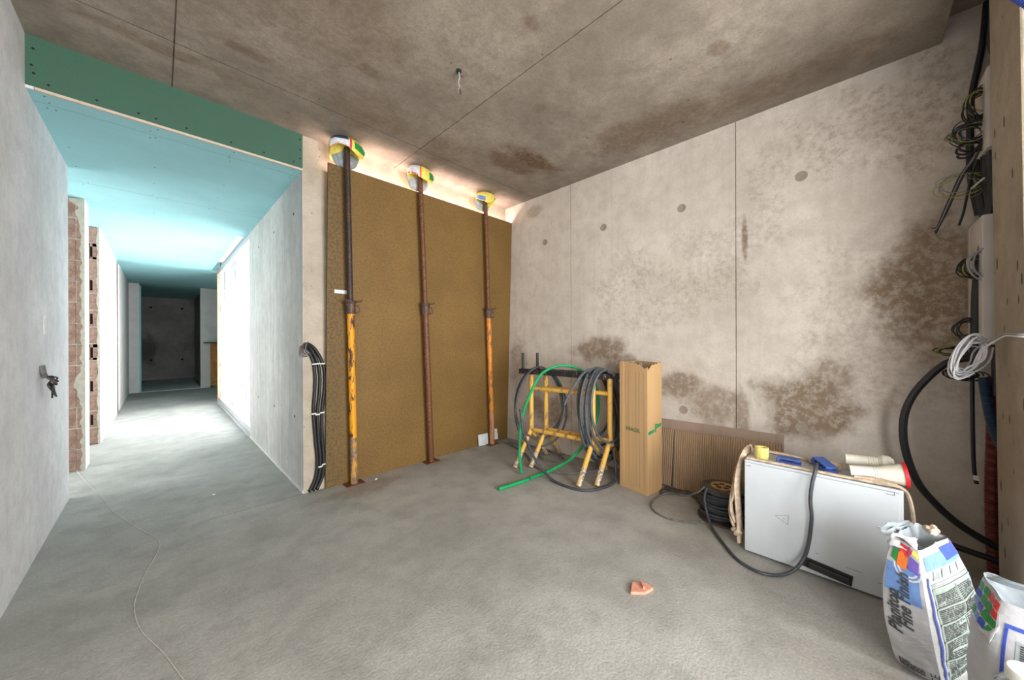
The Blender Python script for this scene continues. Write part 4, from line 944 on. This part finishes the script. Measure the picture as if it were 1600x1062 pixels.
s1.patch('pale_panel', 'ink_teal', 1.09, 1.93, 0.03, 0.70, 16, 16)
s1.lines('small_print', 'ink_grey', 1.12, 1.52, 0.05, 0.67, 50)
s1.lines('small_print', 'ink_grey', 1.57, 1.90, 0.05, 0.67, 50)
for v in (0.19, 0.33, 0.45, 0.56, 0.70): s1.patch('panel_rule', 'ink_teal', 1.09, 1.93, v, v + 0.012, 12, 1, 0.003)
s1.patch('panel_rule', 'ink_teal', 1.54, 1.555, 0.05, 0.69, 1, 16, 0.0032)
s1.patch('grey_band', 'ink_pale', 1.10, 1.92, 0.715, 0.745, 12, 3)
def pic(q0, v0):
    for k in range(4): s1.poly('pictogram', 'ink_teal' if k % 2 else 'ink_pale', [(q0 + 0.19 * k, 0.765), (q0 + 0.19 * k + 0.14, 0.765), (q0 + 0.19 * k + 0.16, 0.815), (q0 + 0.19 * k + 0.04, 0.83)], 0.002)
pic(1.14, 0.76)
s1.patch('blue_print', 'ink_sky', 1.06, 1.95, 0.84, 0.94, 14, 4)
s1.patch('blue_print', 'ink_blue', 1.55, 1.93, 0.87, 0.965, 8, 4, 0.002)
text_mesh('lettering', 'FINITURE', 0.030, lambda x, y: s1.pt(1.30 + x / 0.36, 0.865 + y / 0.47, 0.004) - s1.root.location, 'ink_white', s1.body, bold=0.0008, subdiv=0.02) if False else None
s1.patch('purple_print', 'ink_purple', 1.93, 2.0, 0.86, 0.99, 3, 5, 0.0018)
# base code and bar marks on the narrow side
s1.lines('code_print', 'ink_black', 0.16, 0.66, 0.045, 0.10, 6)
text_mesh('mark', 'CE', 0.03, lambda x, y: s1.pt(0.93 - y / 0.125, 0.02 + x / 0.47, 0.004) - s1.root.location, 'ink_black', s1.body, subdiv=0.02)
# torn top flap
def flap(sk, pts, mat, name):
    b = MB(); n = 8; P0 = [Vector(p) for p in pts]; vs = []
    for j in range(n + 1):
        for i in range(n + 1):
            u, v = i / n, j / n
            p = P0[0] * (1 - u) * (1 - v) + P0[1] * u * (1 - v) + P0[2] * u * v + P0[3] * (1 - u) * v
            vs.append(p + Vector((0.008 * noise.noise((u * 3, v * 3, 7)), 0.008 * noise.noise((u * 3, v * 3, 3)), 0.010 * noise.noise((u * 4, v * 4, 1)))) - sk.root.location)
    o = b.add(vs, [(j * (n + 1) + i, j * (n + 1) + i + 1, (j + 1) * (n + 1) + i + 1, (j + 1) * (n + 1) + i) for j in range(n) for i in range(n)]).build(name, mat, sk.root, True)
    md = o.modifiers.new('s', 'SOLIDIFY'); md.thickness = 0.0015; return o
flap(s1, [(1.95, -0.07, 0.468), (2.19, -0.165, 0.45), (2.15, -0.14, 0.478), (1.965, -0.045, 0.492)], 'bag_grey', 'torn_flap')
flap(s1, [(1.925, -0.075, 0.45), (1.91, -0.145, 0.45), (1.955, -0.15, 0.485), (1.95, -0.085, 0.492)], 'bag', 'torn_flap')
kn = MB(); bmk = bmesh.new(); bmesh.ops.create_icosphere(bmk, subdivisions=3, radius=0.018)
vs = [v.co * (1 + 0.7 * noise.noise(v.co * 80)) + Vector((2.12, -0.20, 0.475)) - s1.root.location for v in bmk.verts]; fs = [[v.index for v in f.verts] for f in bmk.faces]; bmk.free()
kn.add(vs, fs).build('torn_paper_tuft', 'jute', s1.root, True)

s2 = Sack([((1.87, -0.262), (1.855, -0.248), (1.83, -0.275)), ((1.712, -0.292), (1.70, -0.270), (1.745, -0.30)), ((1.665, -0.67), (1.655, -0.675), (1.69, -0.64)), ((1.83, -0.645), (1.815, -0.64), (1.80, -0.62))],
          [0.475, 0.445, 0.45, 0.47], [0.012, 0.02, 0.01, 0.01], 5.0)
s2.build('plaster_sack', 'white plaster sack with multicoloured mosaic print at the right frame edge', 'plaster sacks by the pillar')
mc = ['ink_leaf', 'ink_red', 'ink_blue', 'ink_yellow', 'ink_leaf', 'ink_sky', 'ink_red', 'ink_leaf']
s2.patch('mosaic_ground', 'ink_white', 0.05, 0.97, 0.74, 0.985, 10, 6, 0.001)
k = 0
for r in range(4):
    for c_ in range(4):
        q0 = 0.07 + c_ * 0.225 + random.uniform(-.015, .015); v0 = 0.75 + r * 0.058
        s2.poly('mosaic_piece', mc[(k * 5 + r) % 8], [(q0, v0), (q0 + 0.205, v0 + random.uniform(-.006, .006)), (q0 + 0.20 + random.uniform(-.02, .02), v0 + 0.050), (q0 + 0.03, v0 + 0.053), (q0 - 0.015, v0 + 0.025)], 0.0024); k += 1
s2.patch('blue_line', 'ink_blue', 1.02, 1.045, 0.02, 0.86, 2, 24, 0.002)
s2.patch('blue_line', 'ink_blue', 1.02, 1.6, 0.86, 0.885, 8, 2, 0.002)
s2.patch('pale_panel', 'ink_pale', 1.09, 1.93, 0.03, 0.80, 16, 16)
s2.lines('small_print', 'ink_black', 1.11, 1.9, 0.05, 0.62, 44)
s2.lines('small_print', 'ink_black', 1.11, 1.5, 0.64, 0.79, 12)
s2.patch('blue_print', 'ink_sky', 1.14, 1.5, 0.80, 0.85, 6, 3, 0.002)
flap(s2, [(1.735, -0.300, 0.40), (1.80, -0.262, 0.385), (1.79, -0.250, 0.335), (1.715, -0.268, 0.325)], 'bag', 'torn_flap')
flap(s2, [(1.82, -0.28, 0.47), (1.80, -0.60, 0.47), (1.78, -0.58, 0.50), (1.80, -0.30, 0.495)], 'bag_grey', 'torn_flap')

# clear plastic jug with white cap at the right edge
t = thing('plastic_jug', (1.585, -0.318, 0), 'clear plastic jug with a white screw cap before the mosaic sack', 'jug')
MB().lathe((0, 0, 0), (0, 0, 1), [(0, 0.01), (0.0, 0.062), (0.012, 0.068), (0.25, 0.068), (0.30, 0.062), (0.325, 0.042), (0.335, 0.040)], 32).build('jug_body', 'clear', t, True)
MB().lathe((0, 0, 0.325), (0, 0, 1), [(0, 0.041), (0.0, 0.045), (0.024, 0.045), (0.028, 0.041), (0.028, 0.030), (0.020, 0.028), (0.020, 0.002)], 32).build('screw_cap', 'clip_white', t, True)

# ------------------------------------------------------------------ electrical riser at the right
def wall_box(y0, y1, z0, z1, x0, x1, label):
    t = thing('junction_box', (x1, (y0 + y1) / 2, z0), label, 'junction box', 'white junction boxes on the riser wall')
    def b_(name, *a, bevel=0.0):
        m = MB().box(*a); m.v = [L(p, t) for p in m.v]; return m.build(name, 'box_white', t, bevel=bevel)
    b_('back_plate', x1 - 0.012, x1, y0, y1, z0, z1)
    b_('top_plate', x0, x1 - 0.012, y0, y1, z1 - 0.008, z1)
    b_('bottom_plate', x0, x1 - 0.012, y0, y1, z0, z0 + 0.008)
    b_('side_frame', x0, x0 + 0.03, y1 - 0.008, y1, z0 + 0.008, z1 - 0.008)
    b_('side_frame', x1 - 0.04, x1 - 0.012, y1 - 0.008, y1, z0 + 0.008, z1 - 0.008)
    b_('side_plate', x0, x1 - 0.012, y0, y0 + 0.008, z0 + 0.008, z1 - 0.008)
    b_('cover_plate', x0 + 0.03, x1 - 0.04, y1 - 0.006, y1 - 0.002, z0 + 0.008, z1 - 0.008)
    b_('front_lip', x0 - 0.006, x0, y0, y1 - 0.004, z0, z1)
    return t
wall_box(-0.80, -0.425, 2.11, 2.485, 2.72, XR - 0.001, 'upper white open junction box high behind the pillar')
wall_box(-0.80, -0.412, 1.19, 1.80, 2.74, XR - 0.001, 'lower taller white open junction box behind the pillar')
G = 'cables and conduits of the riser'
cable('conduit', [(3.0, -0.468, 2.95), (3.0, -0.455, 2.75), (3.0, -0.438, 2.62), (3.0, -0.420, 2.48), (3.0, -0.413, 2.25), (3.0, -0.415, 2.08), (3.0, -0.425, 1.98), (3.0, -0.44, 1.86)], 0.013, 'black_cable', 'black conduit dropping from the ceiling past the upper junction box', 'conduit', G)
cable('conduit', [(2.80, -0.465, 2.98), (2.80, -0.465, 2.75), (2.805, -0.462, 2.62), (2.82, -0.50, 2.52)], 0.026, 'black_cable', 'thick black conduit in the dark ceiling recess behind the pillar', 'conduit', G)
for k, (x, y) in enumerate(((2.90, -0.425), (2.84, -0.438), (2.78, -0.448))):
    cable('conduit', [(x, y, 2.108), (x, y - 0.002, 2.00), (x - 0.005, y - 0.010, 1.90), (x - 0.01, y - 0.02, 1.802)], 0.017, 'black_cable', ('dark conduit nearest the wall in the tied trio between the junction boxes', 'middle dark conduit of the tied trio between the junction boxes', 'dark conduit nearest the pillar in the tied trio between the junction boxes')[k], 'conduit', 'tied conduits between the boxes')
cable('cable_tie', [(2.935, -0.402, 1.965), (2.88, -0.398, 1.968), (2.82, -0.408, 1.972), (2.755, -0.420, 1.978)], 0.004, 'clip_white', 'white cable tie round the three dark conduits', 'cable tie')
cable('conduit', [(2.80, -0.455, 2.05), (2.80, -0.450, 1.90), (2.81, -0.44, 1.75), (2.83, -0.425, 1.62), (2.84, -0.413, 1.47), (2.84, -0.409, 1.30), (2.84, -0.408, 1.18), (2.845, -0.405, 1.12)], 0.018, 'black_cable', 'black conduit running down over the lower junction box front', 'conduit', G)
cable('conduit', [(2.79, -0.462, 1.80), (2.785, -0.462, 1.50), (2.785, -0.460, 1.25), (2.79, -0.462, 1.05), (2.80, -0.463, 0.95)], 0.017, 'black_cable', 'black conduit close to the pillar beside the lower junction box', 'conduit', G)
cable('thick_cable', [(2.86, -0.43, 1.14), (2.85, -0.39, 1.122), (2.85, -0.32, 1.093), (2.85, -0.256, 1.012), (2.85, -0.20, 0.905), (2.85, -0.17, 0.78), (2.85, -0.175, 0.624), (2.85, -0.216, 0.462), (2.85, -0.277, 0.362), (2.85, -0.36, 0.275), (2.85, -0.475, 0.207), (2.85, -0.56, 0.18)], 0.0165, 'black_cable', 'thick black cable bowing out in a wide arc against the wall', 'cable', G)
cable('thick_cable', [(2.86, -0.25, 0.165), (2.85, -0.335, 0.162), (2.85, -0.42, 0.150), (2.85, -0.52, 0.142), (2.85, -0.60, 0.14)], 0.0155, 'black_cable', 'black cable running low behind the plaster sack', 'cable', G)
t = thing('hanging_cable', (2.86, -0.405, 0.5), 'thin black cable hanging straight down with a white tagged end', 'cable', G)
MB().tube(LL(spline([(2.86, -0.40, 1.16), (2.86, -0.40, 0.93), (2.862, -0.402, 0.70), (2.865, -0.406, 0.56), (2.866, -0.413, 0.495)], 8), t), 0.0075, 8).build('sheath', 'black_cable', t, True)
MB().obox(L((2.866, -0.411, 0.525), t), (0.009, 0, 0), (0, 0.009, 0), (0.001, 0.001, 0.012)).build('tag', 'clip_white', t, bevel=0.001)
def ribbed(pts, r, pitch=0.009, amp=0.12):
    sp = spline(pts, 40); rs = []; acc = 0
    for i, p in enumerate(sp):
        if i: acc += (p - sp[i - 1]).length
        rs.append(r * (1 + amp * math.sin(2 * PI * acc / pitch)))
    return sp, rs
def conduit_ribbed(name, pts, r, mat, label):
    sp, rs = ribbed(pts, r); return tag(MB().tube(sp, rs, 10).build(name, mat, None, True), label, 'conduit', G)
conduit_ribbed('ribbed_conduit', [(2.80, -0.425, 1.03), (2.80, -0.432, 0.95), (2.80, -0.445, 0.84), (2.80, -0.463, 0.75), (2.80, -0.49, 0.66)], 0.018, 'navy_tube', 'navy ribbed conduit curving down behind the pillar')
conduit_ribbed('ribbed_conduit', [(2.87, -0.468, 1.03), (2.87, -0.466, 0.85), (2.87, -0.462, 0.65), (2.87, -0.460, 0.45), (2.87, -0.462, 0.25), (2.87, -0.468, 0.02)], 0.023, 'red_tube', 'dark red ribbed conduit standing on the floor behind the pillar')
conduit_ribbed('ribbed_conduit', [(2.12, -0.335, 2.56), (2.11, -0.37, 2.47), (2.10, -0.405, 2.395), (2.08, -0.45, 2.31), (2.05, -0.53, 2.22)], 0.020, 'blue_tube', 'bright blue conduit crossing the top of the pillar')
def wire_coil(center, dirv, hw, hz, turns, r, mats, label, seed, tails=(), thick=0.02, name='wire_coil', jit=0.25, tilt=0.0):
    rnd = random.Random(seed); t = thing(name, center, label, 'wire coil', 'loose wire coils of the riser')
    d0 = Vector(dirv).normalized(); n = Vector((-d0.y, d0.x, 0)).normalized(); u0 = Vector((0, 0, 1))
    d = d0 * math.cos(tilt) + u0 * math.sin(tilt); upv = u0 * math.cos(tilt) - d0 * math.sin(tilt)
    for m_i, mat in enumerate(mats):
        pts = []
        for k in range(turns):
            a0 = rnd.uniform(1 - jit, 1 + jit); b0 = rnd.uniform(1 - jit, 1 + jit); s0 = rnd.uniform(-thick, thick); cx = rnd.uniform(-.2, .2) * hw; cz = rnd.uniform(-.2, .2) * hz; sw = rnd.uniform(-thick, thick); w1 = rnd.uniform(0, 6)
            for q in range(9):
                a = 2 * PI * q / 9 + m_i * 1.3
                rr = 1 + 0.10 * math.sin(2 * a + w1)
                pts.append(d * (math.cos(a) * hw * a0 * rr + cx) + upv * (math.sin(a) * hz * b0 * rr + cz) + n * (s0 + sw * math.cos(a)))
        MB().tube(spline(pts, 4), r, 6).build('wire', mat, t, True)
    for tp, mat in tails: MB().tube(LL(spline(tp, 6), t), r, 6).build('wire_tail', mat, t, True)
    return t
DY = (0.25, -1, 0)
wire_coil((2.83, -0.415, 2.36), DY, 0.036, 0.070, 6, 0.0028, ('black_cable', 'wire_yellow', 'black_cable'), 'dark wire coil stuffed in the upper junction box', 1)
wire_coil((2.83, -0.395, 2.235), DY, 0.055, 0.042, 5, 0.0022, ('black_cable', 'wire_blue', 'wire_yellow', 'dark_grey_cable'), 'loose blue and yellow wire coil below the dark one', 2)
wire_coil((2.84, -0.385, 2.165), DY, 0.040, 0.028, 2, 0.005, ('black_cable',), 'small black cable loop at the upper junction box bottom', 3,
          tails=(([(2.83, -0.42, 2.17), (2.84, -0.39, 2.125), (2.84, -0.36, 2.125), (2.84, -0.352, 2.14)], 'black_cable'),))
for k in range(4):
    dx = 0.004 * k
    cable('sheathed_wire', [(2.82 + dx, -0.43, 2.19), (2.84 + dx, -0.41 + dx, 2.11), (2.84, -0.372 + dx, 2.035), (2.845, -0.345 + dx, 1.95), (2.845, -0.321 + dx, 1.871), (2.85, -0.295 + dx * .6, 1.80), (2.85, -0.283 + dx, 1.764 + 0.01 * k)], 0.0035, ('black_cable', 'wire_brown', 'wire_grey', 'black_cable')[k],
          ('leftmost thin wire of the bunch trailing from the upper box down the wall', 'brown thin wire in the bunch trailing down the wall', 'pale thin wire in the bunch trailing down the wall', 'rightmost dark wire of the bunch trailing down the wall')[k], 'wire', 'wires trailing from the upper box')
cable('sheathed_wire', [(2.84, -0.415, 2.10), (2.85, -0.398, 2.03), (2.85, -0.386, 1.95), (2.85, -0.372, 1.85), (2.85, -0.358, 1.79)], 0.005, 'black_cable', 'single black wire hanging straighter right of the trailing bunch', 'wire', 'wires trailing from the upper box')
wire_coil((2.845, -0.36, 1.99), DY, 0.075, 0.05, 3, 0.0017, ('wire_yellow', 'wire_grey'), 'thin yellow and grey wire loops against the wall between the boxes', 4)
wire_coil((2.83, -0.395, 1.575), DY, 0.035, 0.045, 5, 0.0028, ('black_cable', 'black_cable', 'wire_yellow'), 'dark wire coil at the lower junction box top', 5)
wire_coil((2.75, -0.425, 1.57), DY, 0.045, 0.06, 3, 0.0038, ('wire_grey',), 'pale grey cable loop bulging from the lower box', 6)
wire_coil((2.84, -0.385, 1.27), DY, 0.045, 0.045, 5, 0.0028, ('black_cable',), 'black wire loops at the lower junction box bottom', 7)
wire_coil((2.84, -0.335, 1.155), DY, 0.060, 0.018, 4, 0.0025, ('black_cable', 'wire_yellow'), 'flat oval wire loops beside a white tag under the lower box', 8)
t = tag(MB().obox((2.84, -0.385, 1.185), (0.003, 0.001, 0), (0.004, -0.018, 0.003), (0, 0.004, 0.014)).build('wire_tag', 'clip_white', None, bevel=0.001), 'white paper tag on the wires under the lower box', 'tag')
wire_coil((2.83, -0.370, 1.04), DY, 0.055, 0.026, 3, 0.0028, ('black_cable', 'black_cable'), 'dark wire loops hanging above the navy conduit', 9)
wire_coil((2.47, -0.335, 1.135), (0.35, -1, 0), 0.040, 0.088, 3, 0.0034, ('wire_white', 'wire_grey', 'wire_white'), 'white and grey cable coil tied in front of the pillar', 10, jit=0.3, tilt=-0.35,
          tails=(([(2.45, -0.38, 1.20), (2.35, -0.405, 1.235), (2.22, -0.408, 1.235), (2.17, -0.412, 1.233), (2.16, -0.47, 1.23), (2.17, -0.60, 1.22)], 'wire_grey'), ([(2.45, -0.375, 1.18), (2.35, -0.403, 1.226), (2.22, -0.406, 1.227), (2.165, -0.413, 1.225), (2.155, -0.47, 1.222), (2.165, -0.60, 1.21)], 'wire_white')))

# ------------------------------------------------------------------ small things
# outlet stub on the left wall
t = thing('outlet_wires', (XL, 3.44, 1.03), 'two cut conduit ends with tangled black wires on the left wall', 'wires')
for dy in (0.0, 0.045):
    MB().tube([(0.006, dy - 0.02, 0.045), (0.010, dy - 0.02, 0.0), (0.018, dy - 0.02, -0.03)], [0.009, 0.0095, 0.0095], 10).build('conduit_stub', 'dusty_cable', t, True)
rw = random.Random(4)
for k, mat in enumerate(('black_cable', 'black_cable', 'dark_grey_cable', 'black_cable', 'wire_brown', 'black_cable')):
    y = -0.02 + 0.045 * (k % 2)
    MB().tube(spline([(0.018, y, -0.02), (0.045 + rw.uniform(0, .015), y + 0.02, -0.025 - 0.01 * k), (0.03 + rw.uniform(-.01, .02), y + 0.05, -0.07), (0.02 + rw.uniform(0, .03), 0.05 + rw.uniform(-.02, .05), -0.10 - rw.uniform(0, .02)), (0.03 + rw.uniform(0, .02), 0.08 + rw.uniform(-.02, .06), -0.13 - rw.uniform(0, .03))], 6), 0.0042, 6).build('wire', mat, t, True)
MB().obox((0.045, 0.07, -0.06), (0.01, 0.006, 0), (0, 0.012, -0.006), (0.002, 0.004, 0.008)).build('connector', 'clip_white', t, bevel=0.001)
# small putty patch
b = MB(); n = 12; pts = [(XL + 0.0, 3.55 + 0.035 * math.cos(2 * PI * i / n) * (1 + 0.4 * math.sin(i * 2.7)), 1.32 + 0.05 * math.sin(2 * PI * i / n) * (1 + 0.3 * math.cos(i * 3.1))) for i in range(n)]
tag(b.prism(pts, (0.003, 0, 0)).build('putty_patch', 'plaster_white'), 'small ragged white putty patch on the left wall', 'putty')
# ceiling wire stub
t = thing('ceiling_wire', (1.28, 1.715, HC), 'short electric wire stub hanging from a socket in the ceiling', 'wire')
MB().lathe((0, 0, 0.0), (0, 0, -1), [(0, 0.004), (0.0, 0.016), (0.012, 0.015), (0.012, 0.004)], 16).build('socket', 'black_plastic', t, True)
MB().tube(spline([(0, 0, -0.01), (0.004, 0.0, -0.04), (0.0, 0.004, -0.075), (0.006, 0.0, -0.10)], 6), 0.004, 8).build('sheath', 'wire_grey', t, True)
for k, mat in enumerate(('black_cable', 'wire_blue', 'wire_yellow')):
    MB().tube(spline([(0.006, 0.0, -0.098), (0.006 - 0.008 * (k - 1), 0.006, -0.115), (0.004 - 0.012 * (k - 1), 0.004 - 0.004 * k, -0.135 - 0.004 * k)], 5), 0.0028, 6).build('core_wire', mat, t, True)
# terracotta fragment
t = thing('brick_fragment', (1.64, 0.765, 0), 'broken terracotta tile fragment lying on the bare floor', 'brick')
fp = [(1.598, 0.800), (1.590, 0.762), (1.668, 0.700), (1.702, 0.738), (1.662, 0.792)]
fp = [(1.655, 0.805), (1.583, 0.778), (1.628, 0.728), (1.686, 0.712), (1.697, 0.752)]
MB().prism([Vector((x, y, 0.0)) - t.location for x, y in fp], (0, 0, 0.014)).build('slab', 'brick_red', t, bevel=0.002)
MB().prism([Vector((x, y, 0.014)) - t.location for x, y in ((1.676, 0.772), (1.640, 0.742), (1.646, 0.735), (1.684, 0.765))], (0, 0, 0.012)).build('rib', 'brick_red', t, bevel=0.001)
# string on the floor
sp = [(-0.60, 5.38, 0.05), (-0.559, 5.243, 0.012), (-0.44, 4.70, 0.003), (-0.315, 4.174, 0.003), (-0.243, 3.81, 0.003), (-0.103, 3.339, 0.003), (-0.029, 3.125, 0.003), (-0.001, 2.98, 0.003), (-0.019, 2.822, 0.003), (-0.053, 2.663, 0.003), (-0.082, 2.434, 0.003), (-0.08, 2.294, 0.003), (-0.054, 2.132, 0.003), (0.007, 1.933, 0.003), (0.055, 1.737, 0.003), (0.10, 1.55, 0.003)]
cable('string', sp, 0.0016, 'string', 'thin pale string wandering across the floor from the corridor', 'string', k=6, n=5)
# crumbs of mortar
for (x, y, lb) in ((0.30, 3.62, 'tiny white mortar crumb on the floor left of the concrete corridor wall'), (1.33, 3.0, 'tiny white mortar crumb by the leftmost prop base')):
    bmk = bmesh.new(); bmesh.ops.create_icosphere(bmk, subdivisions=2, radius=0.008)
    vs = [Vector((x, y, 0.006)) + Vector((v.co.x * 1.3, v.co.y, v.co.z * 0.75)) * (1 + 0.5 * noise.noise(v.co * 150 + Vector((x, y, 0)))) for v in bmk.verts]; fs = [[v.index for v in f.verts] for f in bmk.faces]; bmk.free()
    tag(MB().add(vs, fs).build('mortar_crumb', 'plaster_white'), lb, 'crumb', 'mortar crumbs on the floor')
# shrinkage joint in the screed
fo = bpy.data.objects['floor']
m = MB(); n = 16
for i in range(n):
    x0 = 0.80 - 0.62 * i / n; x1 = 0.80 - 0.62 * (i + 1) / n; w_ = 0.0022 * (1 - 0.6 * i / n)
    m.add([(x0, 3.146 + 0.004 * noise.noise((i, 0, 0)) - w_, 0.0006), (x1, 3.146 + 0.004 * noise.noise((i + 1, 0, 0)) - w_, 0.0006), (x1, 3.146 + 0.004 * noise.noise((i + 1, 0, 0)) + w_, 0.0006), (x0, 3.146 + 0.004 * noise.noise((i, 0, 0)) + w_, 0.0006)], [(0, 1, 2, 3)])
m.build('screed_joint', 'dark', fo)
